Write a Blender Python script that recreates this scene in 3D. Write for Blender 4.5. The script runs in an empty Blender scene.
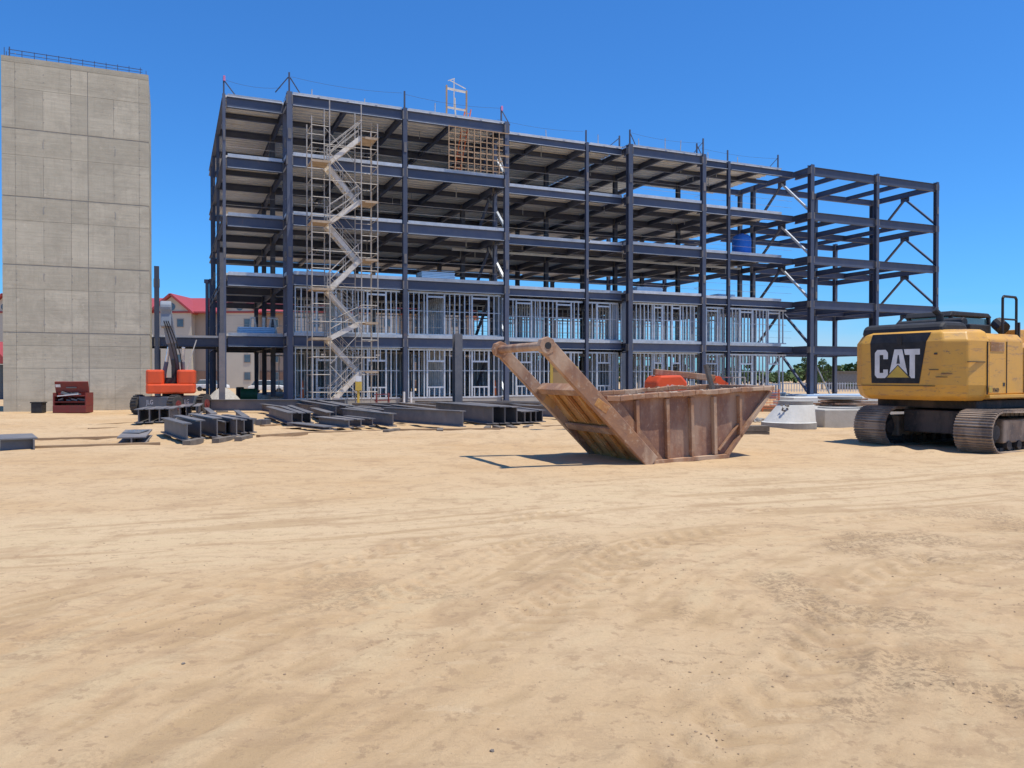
import bpy, bmesh, math, random
import numpy as np
from mathutils import Vector, Matrix, noise as mnoise
random.seed(7)
SC = bpy.context.scene
COL = SC.collection
F = 784.0; HZ = 375.5; CAMH = 1.65

# ------------------------------------------------------------ pixel helpers (only to find real positions)
def gb(x, y):
    t = min(max((y - 16) / 20.0, 0), 1)
    return -0.2 * t * t * (3 - 2 * t)
def px(p, Y, z=None):
    return Vector(((p - 512) / F * Y, Y, gb(0, Y) if z is None else z))
def gp(p, q):
    Y = 20.0
    for _ in range(12): Y = F * (CAMH - gb(0, Y)) / (q - HZ)
    return px(p, Y)

# ------------------------------------------------------------ materials
def new_mat(name):
    m = bpy.data.materials.new(name); m.use_nodes = True
    nt = m.node_tree; b = nt.nodes['Principled BSDF']
    return m, nt, b
def ramp(nt, fac, stops):
    r = nt.nodes.new('ShaderNodeValToRGB')
    el = r.color_ramp.elements
    while len(el) < len(stops): el.new(0.5)
    for e, (p, c) in zip(el, stops):
        e.position = p; e.color = (*c, 1) if len(c) == 3 else c
    nt.links.new(fac, r.inputs[0]); return r.outputs[0]
def tex_noise(nt, scale, detail=4, rough=0.6, mapping=None, coord='Object', dist=0):
    tc = nt.nodes.new('ShaderNodeTexCoord'); out = tc.outputs[coord]
    if mapping:
        mp = nt.nodes.new('ShaderNodeMapping'); mp.inputs['Scale'].default_value = mapping[0]
        if len(mapping) > 1: mp.inputs['Rotation'].default_value = mapping[1]
        nt.links.new(out, mp.inputs[0]); out = mp.outputs[0]
    n = nt.nodes.new('ShaderNodeTexNoise'); n.inputs['Scale'].default_value = scale
    n.inputs['Detail'].default_value = detail; n.inputs['Roughness'].default_value = rough
    n.inputs['Distortion'].default_value = dist
    nt.links.new(out, n.inputs['Vector']); return n.outputs[0]
def mixc(nt, fac, a, b, mode='MIX'):
    m = nt.nodes.new('ShaderNodeMix'); m.data_type = 'RGBA'; m.blend_type = mode
    for s, v in ((m.inputs[0], fac), (m.inputs[6], a), (m.inputs[7], b)):
        if isinstance(v, (int, float)): s.default_value = v
        elif isinstance(v, tuple): s.default_value = (*v, 1)
        else: nt.links.new(v, s)
    return m.outputs[2]
def bump(nt, b, h, strength=0.3, dist=0.02, prev=None):
    bp = nt.nodes.new('ShaderNodeBump'); bp.inputs['Strength'].default_value = strength
    bp.inputs['Distance'].default_value = dist
    nt.links.new(h, bp.inputs['Height'])
    if prev is not None: nt.links.new(prev, bp.inputs['Normal'])
    nt.links.new(bp.outputs[0], b.inputs['Normal']); return bp.outputs[0]
def mat(name, c, rough=0.6, metal=0.0, c2=None, scale=3.0, amount=(0.35, 0.65), bmp=0.0, bscale=20, mapping=None, spec=0.4):
    m, nt, b = new_mat(name)
    b.inputs['Roughness'].default_value = rough; b.inputs['Metallic'].default_value = metal
    b.inputs['Specular IOR Level'].default_value = spec
    if c2 is None: c2 = tuple(x * 0.78 for x in c)
    n = tex_noise(nt, scale, 6, 0.65, mapping)
    nt.links.new(ramp(nt, n, [(amount[0], c), (amount[1], c2)]), b.inputs['Base Color'])
    if bmp: bump(nt, b, tex_noise(nt, bscale, 5, 0.6, mapping), bmp)
    return m
M = {}
M['steel'] = mat('primer_steel', (.056, .074, .128), .55, 0.0, (.092, .107, .145), 1.3, (.3, .75), spec=.5)
M['steel_low'] = mat('primer_steel_dusty', (.115, .118, .130), .6, 0.0, (.23, .21, .195), 1.6, (.3, .8), .15, 12)
M['edge'] = mat('galvanised_edge', (.52, .56, .60), .45, .3, (.38, .42, .46), 2)
M['deck'] = mat('galvanised_deck', (.88, .85, .78), .6, .0, (.74, .69, .61), .8, (.35, .7))
M['slab'] = mat('concrete_slab', (.42, .40, .36), .85, 0, (.34, .32, .28), .7, bmp=.2)
M['stud'] = mat('galvanised_stud', (.58, .63, .68), .38, .35, (.42, .47, .53), 3)
M['sheath'] = mat('sheathing', (.30, .37, .44), .7, 0, (.22, .28, .35), 1.0)
M['pale_board'] = mat('masonry_panel', (.50, .47, .43), .8, 0, (.42, .39, .36), 1.2)
M['foam'] = mat('foam_board', (.33, .56, .80), .6, 0, (.42, .64, .84), 2.0)
M['scaf'] = mat('scaffold_tube', (.50, .46, .40), .6, .0, (.34, .31, .28), 5)
M['alu'] = mat('aluminium_stair', (.78, .72, .62), .55, .0, (.58, .52, .44), 4)
M['plank'] = mat('scaffold_plank', (.50, .38, .26), .8, 0, (.36, .27, .18), 3)
M['wood'] = mat('timber', (.40, .27, .15), .85, 0, (.26, .17, .10), 3, (.3, .7), .3, 30, ((1, 1, 6),))
M['oldwood'] = mat('weathered_timber', (.22, .185, .15), .9, 0, (.13, .11, .09), 4, (.3, .7), .4, 30)
M['lath'] = mat('pine_lath', (.48, .33, .20), .8, 0, (.38, .25, .15), 4)
M['orange'] = mat('orange_paint', (.80, .10, .025), .4, 0, (.62, .085, .03), 1.8, (.4, .8))
M['red'] = mat('red_paint', (.20, .030, .026), .6, 0, (.15, .05, .04), 3, (.4, .75))
M['black'] = mat('black_rubber', (.022, .022, .024), .65, 0, (.04, .038, .036), 5)
M['tyre'] = mat('dusty_tyre', (.10, .088, .075), .9, 0, (.035, .033, .032), 4, (.35, .65))
M['chrome'] = mat('hydraulic_rod', (.75, .75, .75), .25, .7, (.6, .6, .6), 3)
M['boomgrey'] = mat('boom_grey', (.20, .24, .29), .5, 0, (.28, .29, .30), 2)
M['greymach'] = mat('grey_paint', (.10, .12, .15), .5, 0, (.16, .16, .16), 3)
M['white'] = mat('white_paint', (.78, .78, .76), .5, 0, (.62, .62, .6), 4)
M['glass'] = mat('cab_glass', (.10, .22, .24), .08, 0, (.08, .18, .2), 2, spec=.8)
M['yellowsign'] = mat('yellow_paint', (.62, .43, .07), .6, 0, (.48, .33, .07), 3)
M['precast'] = mat('precast_concrete', (.70, .68, .62), .85, 0, (.55, .53, .47), 2.2, (.3, .75), .35, 14)
M['precast_d'] = mat('precast_rim', (.36, .34, .30), .9, 0, (.26, .245, .22), 4, (.3, .75), .35, 14)
M['blue'] = mat('blue_plastic', (.03, .20, .75), .4, 0, (.02, .16, .62), 2)
M['tarp'] = mat('pale_blue_tarp', (.35, .47, .62), .6, 0, (.45, .54, .64), 1.0)
M['gravel'] = mat('crushed_stone', (.50, .46, .39), .95, 0, (.34, .31, .26), 6, (.3, .7), .8, 10)
M['wall_l'] = mat('stucco_light', (.56, .51, .41), .9, 0, (.52, .47, .38), .3)
M['wall_b'] = mat('stucco_brown', (.40, .33, .26), .9, 0, (.37, .305, .24), .3)
M['brickband'] = mat('brick_base', (.34, .22, .15), .9, 0, (.30, .19, .13), 2)
M['redroof'] = mat('red_metal_roof', (.40, .065, .06), .5, 0, (.36, .06, .055), .5)
M['win'] = mat('window_glass', (.10, .15, .19), .15, 0, (.06, .09, .12), 1, spec=.7)
M['rebar'] = mat('coated_rebar', (.05, .09, .20), .6, 0, (.07, .08, .12), 4)
M['leaf'] = mat('pine_foliage', (.055, .10, .03), .8, 0, (.10, .15, .045), .6)
M['leaf2'] = mat('oak_foliage', (.085, .13, .04), .8, 0, (.05, .09, .03), .6)
M['bark'] = mat('bark', (.13, .10, .075), .9, 0, (.08, .06, .05), 4)
M['netting'] = mat('orange_netting', (.75, .18, .05), .7)
M['hut'] = mat('grey_hut', (.24, .24, .23), .8)
M['green'] = mat('green_tank', (.03, .16, .09), .5)

for nm in ('steel', 'steel_low', 'edge', 'stud'):
    nt = M[nm].node_tree; b = nt.nodes['Principled BSDF']; lk = b.inputs['Base Color'].links[0].from_socket
    oi = nt.nodes.new('ShaderNodeObjectInfo'); v = ramp(nt, oi.outputs['Random'], [(0, (.72, .74, .78)), (.5, (1, 1, 1)), (1, (1.3, 1.24, 1.18))])
    c = mixc(nt, 1, lk, v, 'MULTIPLY')
    if nm != 'stud':
        ns = tex_noise(nt, 1.7, 8, .75, ((1, 1, .5),)); c = mixc(nt, ramp(nt, ns, [(.60, (0, 0, 0)), (.70, (.5, .5, .5))]), c, (.20, .13, .09) if nm != 'edge' else (.30, .27, .24))
        n_ = tex_noise(nt, 7, 6, .8); c = mixc(nt, ramp(nt, n_, [(.64, (0, 0, 0)), (.68, (.5, .5, .5))]), c, (.30, .30, .30))
    nt.links.new(c, b.inputs['Base Color'])
# rusty / dusty bucket
def rust_mat(name, base, rust, dust, k=1.0):
    m, nt, b = new_mat(name); b.inputs['Roughness'].default_value = .75
    n1 = tex_noise(nt, 2.2 * k, 8, .7); n2 = tex_noise(nt, 9 * k, 8, .7); n3 = tex_noise(nt, 1.2 * k, 6, .6, ((1, 1, .35),))
    c = mixc(nt, ramp(nt, n1, [(.42, (0, 0, 0)), (.60, (1, 1, 1))]), base, rust)
    c = mixc(nt, ramp(nt, n2, [(.55, (0, 0, 0)), (.72, (1, 1, 1))]), c, dust)
    c = mixc(nt, ramp(nt, n3, [(.5, (0, 0, 0)), (.62, (.8, .8, .8))]), c, dust)
    nt.links.new(c, b.inputs['Base Color']); bump(nt, b, n2, .35, .02); return m
M['rust'] = rust_mat('rusty_steel', (.27, .145, .09), (.37, .185, .09), (.52, .37, .25))
M['rustpanel'] = rust_mat('rusty_panel', (.225, .115, .08), (.31, .155, .09), (.43, .285, .195), 1.3)
M['rustyellow'] = rust_mat('worn_yellow_rust', (.52, .26, .07), (.40, .17, .06), (.62, .40, .18))
M['track'] = rust_mat('track_steel', (.19, .15, .12), (.27, .19, .13), (.46, .35, .25), 1.5)
M['under'] = rust_mat('undercarriage_steel', (.03, .028, .026), (.05, .04, .035), (.12, .09, .07), 1.5)

# yellow paint with scratches
m, nt, b = new_mat('machine_yellow'); M['yellow'] = m
b.inputs['Roughness'].default_value = .45
n1 = tex_noise(nt, 1.4, 6, .6); n2 = tex_noise(nt, 2.2, 9, .75, ((1, 1, 5),)); n3 = tex_noise(nt, 5, 9, .8)
c = mixc(nt, ramp(nt, n1, [(.35, (0, 0, 0)), (.75, (1, 1, 1))]), (.72, .37, .05), (.58, .31, .07))
c = mixc(nt, ramp(nt, n2, [(.55, (0, 0, 0)), (.62, (.7, .7, .7))]), c, (.36, .20, .09))
c = mixc(nt, ramp(nt, n3, [(.60, (0, 0, 0)), (.65, (.8, .8, .8))]), c, (.15, .10, .08))
nt.links.new(c, b.inputs['Base Color'])
m, nt, b = new_mat('decal_dark'); M['decal'] = m
b.inputs['Roughness'].default_value = .5
nt.links.new(ramp(nt, tex_noise(nt, 4, 7, .7), [(.4, (.035, .037, .045)), (.7, (.075, .07, .07))]), b.inputs['Base Color'])

# tower concrete: per-panel tone from attribute, board grain, vertical stains
m, nt, b = new_mat('tower_concrete'); M['tower'] = m
b.inputs['Roughness'].default_value = .9
at = nt.nodes.new('ShaderNodeAttribute'); at.attribute_name = 'tone'
n1 = tex_noise(nt, .9, 8, .65); n2 = tex_noise(nt, 1.0, 6, .7, ((.5, .5, 6),)); n3 = tex_noise(nt, 1.6, 6, .7, ((3, 3, .3),)); n4 = tex_noise(nt, 30, 4, .7)
c = ramp(nt, n1, [(.3, (.50, .47, .395)), (.7, (.62, .585, .50))])
c = mixc(nt, ramp(nt, n2, [(.45, (0, 0, 0)), (.8, (.5, .5, .5))]), c, (.42, .395, .33))
c = mixc(nt, ramp(nt, n3, [(.52, (0, 0, 0)), (.75, (.45, .45, .45))]), c, (.33, .31, .265))
c = mixc(nt, .34, c, at.outputs['Color'], 'MULTIPLY')
tcz = nt.nodes.new('ShaderNodeTexCoord'); sz = nt.nodes.new('ShaderNodeSeparateXYZ'); nt.links.new(tcz.outputs['Object'], sz.inputs[0])
def mz(op, a, b_):
    q_ = nt.nodes.new('ShaderNodeMath'); q_.operation = op
    for i_, v_ in enumerate((a, b_)):
        if isinstance(v_, (int, float)): q_.inputs[i_].default_value = v_
        else: nt.links.new(v_, q_.inputs[i_])
    return q_.outputs[0]
fz_ = mz('FRACT', mz('ADD', mz('DIVIDE', mz('SUBTRACT', sz.outputs[2], .40), 3.472), mz('MULTIPLY', mz('SUBTRACT', n1, .5), .10)), 0)
band = ramp(nt, fz_, [(0, (.9, .9, .9)), (.02, (.5, .5, .5)), (.10, (0, 0, 0)), (.62, (.15, .15, .15)), (.66, (.6, .6, .6)), (.97, (.35, .35, .35)), (1, (.9, .9, .9))])
n5 = tex_noise(nt, 2.3, 8, .7)
c = mixc(nt, mixc(nt, 1, band, ramp(nt, n5, [(.35, (.25, .25, .25)), (.62, (1, 1, 1))]), 'MULTIPLY'), c, (.33, .305, .25))
n6 = tex_noise(nt, .55, 8, .72, dist=.6); c = mixc(nt, ramp(nt, n6, [(.50, (0, 0, 0)), (.62, (.75, .75, .75))]), c, (.38, .355, .30))
c = mixc(nt, ramp(nt, n5, [(.60, (0, 0, 0)), (.70, (.5, .5, .5))]), c, (.66, .62, .54))
c = mixc(nt, 1, c, (1.08, 1.03, .92), 'MULTIPLY')
nt.links.new(c, b.inputs['Base Color']); bump(nt, b, n2, .5, .03, bump(nt, b, n4, .3, .01))
M['joint'] = mat('tower_joint', (.34, .32, .28), .95, 0, (.36, .345, .32), 2)

# ------------------------------------------------------------ mesh builder
class MB:
    def __init__(s): s.bm = bmesh.new()
    def poly(s, vs, fs):
        v = [s.bm.verts.new(p) for p in vs]
        out = []
        for f in fs:
            try: out.append(s.bm.faces.new([v[i] for i in f]))
            except ValueError: pass
        return out
    def box(s, c, d, rot=None):
        c = Vector(c); h = Vector(d) / 2
        vs = []
        for i in (-1, 1):
            for j in (-1, 1):
                for k in (-1, 1):
                    p = Vector((i * h.x, j * h.y, k * h.z))
                    if rot is not None: p = rot @ p
                    vs.append(c + p)
        return s.poly(vs, [(0, 1, 3, 2), (4, 6, 7, 5), (0, 4, 5, 1), (2, 3, 7, 6), (0, 2, 6, 4), (1, 5, 7, 3)])
    def bb(s, a, b):
        return s.box([(a[i] + b[i]) / 2 for i in range(3)], [abs(b[i] - a[i]) for i in range(3)])
    def frame(s, p0, p1, up=(0, 0, 1)):
        p0 = Vector(p0); p1 = Vector(p1); d = (p1 - p0).normalized(); up = Vector(up)
        if abs(d.dot(up)) > .98: up = Vector((0, 1, 0)) if abs(d.y) < .9 else Vector((1, 0, 0))
        x = d.cross(up).normalized(); z = x.cross(d).normalized()
        return p0, p1, d, x, z
    def sweep(s, prof, p0, p1, up=(0, 0, 1)):
        p0, p1, d, x, z = s.frame(p0, p1, up); n = len(prof)
        vs = [p0 + x * a + z * b for a, b in prof] + [p1 + x * a + z * b for a, b in prof]
        fs = [(i, (i + 1) % n, n + (i + 1) % n, n + i) for i in range(n)] + [tuple(range(n)), tuple(range(n, 2 * n))]
        return s.poly(vs, fs)
    def bar(s, p0, p1, w, h=None, up=(0, 0, 1)):
        h = h or w; a, b = w / 2, h / 2
        return s.sweep([(-a, -b), (a, -b), (a, b), (-a, b)], p0, p1, up)
    def tube(s, p0, p1, r, n=6, r2=None):
        p0, p1, d, x, z = s.frame(p0, p1); r2 = r if r2 is None else r2
        vs = []
        for p, q in ((p0, r), (p1, r2)):
            for i in range(n):
                a = 2 * math.pi * i / n; vs.append(p + x * q * math.cos(a) + z * q * math.sin(a))
        return s.poly(vs, [(i, (i + 1) % n, n + (i + 1) % n, n + i) for i in range(n)] + [tuple(range(n)), tuple(range(n, 2 * n))])
    def ibeam(s, p0, p1, d=.5, w=.25, tf=.035, tw=.03, up=(0, 0, 1)):
        # as three butted bars so that the caps are clean
        f = s.frame(p0, p1, up); z = f[4]
        s.bar(f[0] + z * (d / 2 - tf / 2), f[1] + z * (d / 2 - tf / 2), w, tf, up)
        s.bar(f[0] - z * (d / 2 - tf / 2), f[1] - z * (d / 2 - tf / 2), w, tf, up)
        s.bar(f[0], f[1], tw, d - 2 * tf, up)
    def extrude(s, pts, lo, hi, axis='z'):
        n = len(pts)
        def mk(p, h): return {'z': (p[0], p[1], h), 'y': (p[0], h, p[1]), 'x': (h, p[0], p[1])}[axis]
        vs = [mk(p, lo) for p in pts] + [mk(p, hi) for p in pts]
        return s.poly(vs, [(i, (i + 1) % n, n + (i + 1) % n, n + i) for i in range(n)] + [tuple(range(n)), tuple(range(n, 2 * n))])
    def lathe(s, prof, n=24, c=(0, 0, 0)):
        vs = []
        for r, z in prof:
            for i in range(n):
                a = 2 * math.pi * i / n; vs.append((c[0] + r * math.cos(a), c[1] + r * math.sin(a), c[2] + z))
        m_ = len(prof); fs = []
        for j in range(m_ - 1):
            for i in range(n): fs.append((j * n + i, j * n + (i + 1) % n, (j + 1) * n + (i + 1) % n, (j + 1) * n + i))
        fs += [tuple(range(n)), tuple(range((m_ - 1) * n, m_ * n))]
        return s.poly(vs, fs)
    def build(s, name, material, parent=None, bevel=0, smooth=False, jitter=0):
        bmesh.ops.recalc_face_normals(s.bm, faces=s.bm.faces)
        me = bpy.data.meshes.new(name); s.bm.to_mesh(me); s.bm.free()
        if smooth:
            for p in me.polygons: p.use_smooth = True
        me.materials.append(M[material] if isinstance(material, str) else material)
        o = bpy.data.objects.new(name, me); COL.objects.link(o)
        if parent: o.parent = parent
        if bevel:
            bv = o.modifiers.new('bevel', 'BEVEL'); bv.width = bevel; bv.segments = 2; bv.limit_method = 'ANGLE'
        return o
def tag(o, label=None, cat=None, group=None, kind=None):
    if label: o['label'] = label
    if cat: o['category'] = cat
    if group: o['group'] = group
    if kind: o['kind'] = kind
    return o
def thing(name, label, cat, loc=(0, 0, 0), rz=0, group=None):
    o = bpy.data.objects.new(name, None); COL.objects.link(o); o.empty_display_size = .2
    o.location = loc; o.rotation_euler = (0, 0, rz); return tag(o, label, cat, group)
def copy_tree(o, parent=None):
    c = o.copy(); COL.objects.link(c); c.parent = parent
    for ch in list(o.children): copy_tree(ch, c)
    return c
def text_mesh(name, txt, size, material, parent, loc, rot, ext=.004, sx=1.0, bold=0.0, spacing=1.0):
    cu = bpy.data.curves.new(name, 'FONT'); cu.body = txt; cu.size = size; cu.extrude = ext; cu.offset = bold
    cu.align_x = 'CENTER'; cu.space_character = spacing
    to = bpy.data.objects.new(name, cu); COL.objects.link(to)
    dg = bpy.context.evaluated_depsgraph_get(); dg.update()
    me = bpy.data.meshes.new_from_object(to.evaluated_get(dg)); bpy.data.objects.remove(to)
    me.materials.clear(); me.materials.append(M[material])
    o = bpy.data.objects.new(name, me); COL.objects.link(o); o.parent = parent
    o.location = loc; o.rotation_euler = rot; o.scale = (sx, 1, 1); return o
ANG = math.atan2(.3978, .9175)

# ============================================================ camera, light, sky
cam_d = bpy.data.cameras.new('camera'); cam = bpy.data.objects.new('camera', cam_d); COL.objects.link(cam)
cam_d.sensor_width = 36; cam_d.lens = 36 * F / 1024; cam_d.clip_end = 6000; cam_d.clip_start = .05
cam.location = (0, 0, CAMH); cam.rotation_euler = (math.radians(90 - .62), 0, 0); SC.camera = cam
SUN_EL = math.radians(72); sx, sy = .95, -.31
sd = Vector((sx * math.cos(SUN_EL), sy * math.cos(SUN_EL), math.sin(SUN_EL))).normalized()
sl = bpy.data.lights.new('sun', 'SUN'); sl.energy = 4.2; sl.angle = math.radians(.53); sl.color = (1, .935, .82)
so = bpy.data.objects.new('sun', sl); COL.objects.link(so); so.location = (0, 0, 60)
so.rotation_euler = sd.to_track_quat('Z', 'Y').to_euler()
w = bpy.data.worlds.new('World'); SC.world = w; w.use_nodes = True; nt = w.node_tree
bg = nt.nodes['Background']; sk = nt.nodes.new('ShaderNodeTexSky'); sk.sky_type = 'NISHITA'; sk.sun_disc = False
sk.sun_elevation = SUN_EL; sk.sun_rotation = math.atan2(sx, sy); sk.air_density = 1.0; sk.dust_density = .35; sk.ozone_density = 2.2; sk.altitude = 0
tc = nt.nodes.new('ShaderNodeTexCoord'); mp = nt.nodes.new('ShaderNodeMapping'); mp.inputs['Scale'].default_value = (1, 1, 7)
nn = nt.nodes.new('ShaderNodeTexNoise'); nn.inputs['Scale'].default_value = 2.2; nn.inputs['Detail'].default_value = 6
nt.links.new(tc.outputs['Generated'], mp.inputs[0]); nt.links.new(mp.outputs[0], nn.inputs['Vector'])
sep = nt.nodes.new('ShaderNodeSeparateXYZ'); nt.links.new(tc.outputs['Generated'], sep.inputs[0])
lowr = ramp(nt, sep.outputs[2], [(.0, (.75, .75, .75)), (.05, (.5, .5, .5)), (.11, (0, 0, 0))])
clr = ramp(nt, nn.outputs[0], [(.42, (.0, .0, .0)), (.62, (1, 1, 1))])
fac = mixc(nt, 1.0, lowr, clr, 'MULTIPLY')
skc = mixc(nt, 1.0, sk.outputs[0], (.33, .83, 1.40), 'MULTIPLY')
skc = mixc(nt, fac, skc, (4.4, 5.6, 7.2))
nt.links.new(skc, bg.inputs[0]); bg.inputs[1].default_value = .108
SC.view_settings.view_transform = 'Standard'; SC.view_settings.look = 'None'; SC.view_settings.exposure = 0.2; SC.view_settings.gamma = 1

# ============================================================ ground
rng = np.random.RandomState(3)
_TB = {}
def vnoise(x, y, scale, seed):
    if seed not in _TB:
        T = np.random.RandomState(seed).rand(257, 257); T[256, :] = T[0, :]; T[:, 256] = T[:, 0]; _TB[seed] = T
    T = _TB[seed]
    u = x / scale + 31.7; v = y / scale + 57.3
    iu = np.floor(u).astype(int); iv = np.floor(v).astype(int); fu = u - iu; fv = v - iv
    fu = fu * fu * (3 - 2 * fu); fv = fv * fv * (3 - 2 * fv); iu %= 256; iv %= 256
    return (T[iu, iv] * (1 - fu) + T[iu + 1, iv] * fu) * (1 - fv) + (T[iu, iv + 1] * (1 - fu) + T[iu + 1, iv + 1] * fu) * fv - .5
TCX, TCY = 8.5, -.2
def lanes(x, y):
    """compacted haul lane (0..1), fine streaks along the wheel paths, lug prints, crumbly soil"""
    s1 = y - .36 * x + vnoise(x, y, 5, 40) * 1.6
    lane = np.exp(-((s1 - 9.9) / 2.0) ** 4)
    st1 = vnoise(s1 * 1.0, x / 14, .16, 41) + .6 * vnoise(s1, x / 9, .06, 42)
    R = np.hypot(x - TCX, y - TCY) + vnoise(x, y, 3, 43) * .7; th = np.arctan2(y - TCY, x - TCX)
    st2 = (.45 * vnoise(R, th * 1.6, .16, 44) + .45 * vnoise(R, th * 2.2, .05, 45) + .5 * vnoise(R, th * 5, .25, 46)) * (.4 + 1.2 * np.clip(vnoise(x, y, 2.4, 47) + .4, 0, 1))
    nearm = np.clip((13 - y) / 5, 0, 1) * np.clip((R - 3.2), 0, 1)
    lug = 0 * x; berm = 0 * x
    for Rt, wd, pitch, seed, keep in ((10.3, .24, .20, 50, .55), (12.1, .24, .20, 51, .6), (8.4, .30, .26, 52, .35), (6.6, .30, .26, 53, .2), (5.1, .3, .3, 54, .15), (11.2, .22, .17, 56, .75), (14.2, .26, .22, 57, .7), (16.0, .26, .22, 58, .65)):
        rr = R - Rt; m_ = np.exp(-(rr / wd) ** 6)
        ph = th * Rt / pitch + np.abs(rr) * 2.2 / pitch * .35 + vnoise(x, y, 1.3, seed + 20) * .5
        bar = np.clip((np.abs((ph % 1) - .5) - .22) * 16, 0, 1)
        fade = np.clip((vnoise(x, y, 1.3, seed) + .5 - keep * .8) * 5, 0, 1) * np.clip((12.5 - y) / 4, 0, 1)
        lug = lug + m_ * fade * (bar - .55); berm = berm + fade * np.exp(-((np.abs(rr) - wd * 1.2) / .07) ** 2)
    crumb = np.clip((vnoise(x, y, 1.6, 61) + .55 * vnoise(x, y, .5, 62) - .17) * 7, 0, 1) * (1 - lane) * np.clip((15 - y) / 6, 0, 1)
    crumb = crumb * np.clip(.75 + .09 * x, .15, 1)
    return lane, st1, st2, nearm, lug, berm, crumb
def height(x, y):
    t = np.clip((y - 16) / 20.0, 0, 1); z = -.2 * t * t * (3 - 2 * t)
    near = np.clip((14 - y) / 8, 0, 1)
    lane, st1, st2, nearm, lug, berm, crumb = lanes(x, y)
    a = 1 - .8 * lane
    z = z + vnoise(x, y, 3.1, 1) * .05 * (1 - .6 * lane) + vnoise(x, y, 1.1, 2) * .025 * a
    z = z + vnoise(x, y, .38, 3) * .014 * a + (vnoise(x, y, .15, 4) * .022 + vnoise(x, y, .08, 5) * .014) * (.5 + 1.1 * crumb) * a * near
    z = z + lug * .016 + berm * .012 + st2 * .020 * nearm * (1 - lane) + st1 * .006 * lane
    wav = np.clip((x * .6 - y + 4.2) / 2.5, 0, 1) * near
    ph = (R_ := np.hypot(x - 2.0, y + 6.0)) / .17 + vnoise(x, y, .8, 71) * 2.6
    z = z + wav * .020 * (1 - np.abs(np.sin(ph)) ** .7) * np.clip(vnoise(x, y, 1.1, 72) * 3 + .8, 0, 1)
    for (hx, hy, hr, hh) in ((8.45, 17.1, .30, .12), (8.95, 16.7, .26, .09), (8.0, 17.3, .3, .06), (6.5, 21, 2.2, .07), (12.5, 14.2, 2.5, .08), (-8, 22, 5, .03), (3.8, 16.2, .9, .10), (-13, 29, 5, .06), (-3, 24.5, 5, .05), (2, 26, 4, .06)):
        z = z + hh * np.exp(-((x - hx) ** 2 + (y - hy) ** 2) / hr ** 2)
    far = np.clip((y - 15) / 5, 0, 1) * np.clip((38 - y) / 8, 0, 1)
    z = z + far * (vnoise(x * .35, y, .9, 6) * .09 + vnoise(x, y, .5, 7) * .05 + vnoise(x, y, .22, 9) * .02)
    return z
def axis(segs):
    out = [segs[0][0]]
    for a, b, st in segs:
        n = max(1, int(round((b - a) / st))); out += list(np.linspace(a, b, n + 1)[1:])
    return np.array(out)
ys = axis([(-400, -60, 85), (-60, -6, 6), (-6, 2.4, .35), (2.4, 5, .022), (5, 8, .032), (8, 12, .05), (12, 20, .09), (20, 44, .2), (44, 80, 2), (80, 400, 20), (400, 4000, 400)])
xs = axis([(-4000, -400, 400), (-400, -60, 34), (-60, -30, 1.5), (-30, -12, .35), (-12, -5, .09), (-5, 5, .03), (5, 12, .07), (12, 24, .25), (24, 60, 1.2), (60, 400, 34), (400, 4000, 400)])
X, Y = np.meshgrid(xs, ys); Z = height(X, Y)
fz = np.clip(1 - (np.abs(X) - 60) / 60, 0, 1) * np.clip(1 - (Y - 60) / 40, 0, 1) * np.clip(1 + (Y + 20) / 30, 0, 1)
Z = -.2 * np.clip((Y - 16) / 20, 0, 1) + (Z + .2 * np.clip((Y - 16) / 20, 0, 1)) * fz - .35 * np.clip((Y - 60) / 60, 0, 1)
nx, ny = len(xs), len(ys)
me = bpy.data.meshes.new('ground'); me.vertices.add(nx * ny)
me.vertices.foreach_set('co', np.stack([X, Y, Z], -1).astype(np.float32).ravel())
ii = np.arange(nx * ny).reshape(ny, nx); q = np.stack([ii[:-1, :-1], ii[:-1, 1:], ii[1:, 1:], ii[1:, :-1]], -1).reshape(-1, 4)
me.loops.add(q.size); me.loops.foreach_set('vertex_index', q.ravel().astype(np.int32))
me.polygons.add(len(q)); me.polygons.foreach_set('loop_start', (np.arange(len(q)) * 4).astype(np.int32)); me.polygons.foreach_set('use_smooth', np.ones(len(q), bool))
me.update(calc_edges=True); me.validate()
lane, st1, st2, nearm, lug, berm, crumb = lanes(X, Y)
tone = np.clip(.5 + .9 * st2 * nearm * (1 - lane) + .8 * st1 * lane * np.clip((30 - np.abs(X)) / 10, 0, 1) - .35 * np.minimum(lug, 0) * -1 + .0, 0, 1)
att = me.color_attributes.new('soil', 'FLOAT_COLOR', 'POINT')
att.data.foreach_set('color', np.stack([lane, tone, crumb, np.ones_like(X)], -1).astype(np.float32).ravel())
ground = bpy.data.objects.new('ground', me); COL.objects.link(ground); tag(ground, 'tan sandy bare earth of the building site', 'ground', kind='structure')
m, nt, b = new_mat('sand'); b.inputs['Roughness'].default_value = .95; b.inputs['Specular IOR Level'].default_value = .15
at = nt.nodes.new('ShaderNodeAttribute'); at.attribute_name = 'soil'
sp3 = nt.nodes.new('ShaderNodeSeparateColor'); nt.links.new(at.outputs['Color'], sp3.inputs[0])
n1 = tex_noise(nt, .30, 6, .55); n3 = tex_noise(nt, 7, 10, .75); n4 = tex_noise(nt, 45, 6, .75); n5 = tex_noise(nt, 1.3, 10, .74, dist=.4); n9 = tex_noise(nt, 22, 8, .8)
n2 = tex_noise(nt, .5, 8, .65, ((.25, 1, 1), (0, 0, -.34)), dist=.3)
c = ramp(nt, n1, [(.33, (.55, .355, .185)), (.5, (.59, .41, .235)), (.68, (.625, .455, .28))])
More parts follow.
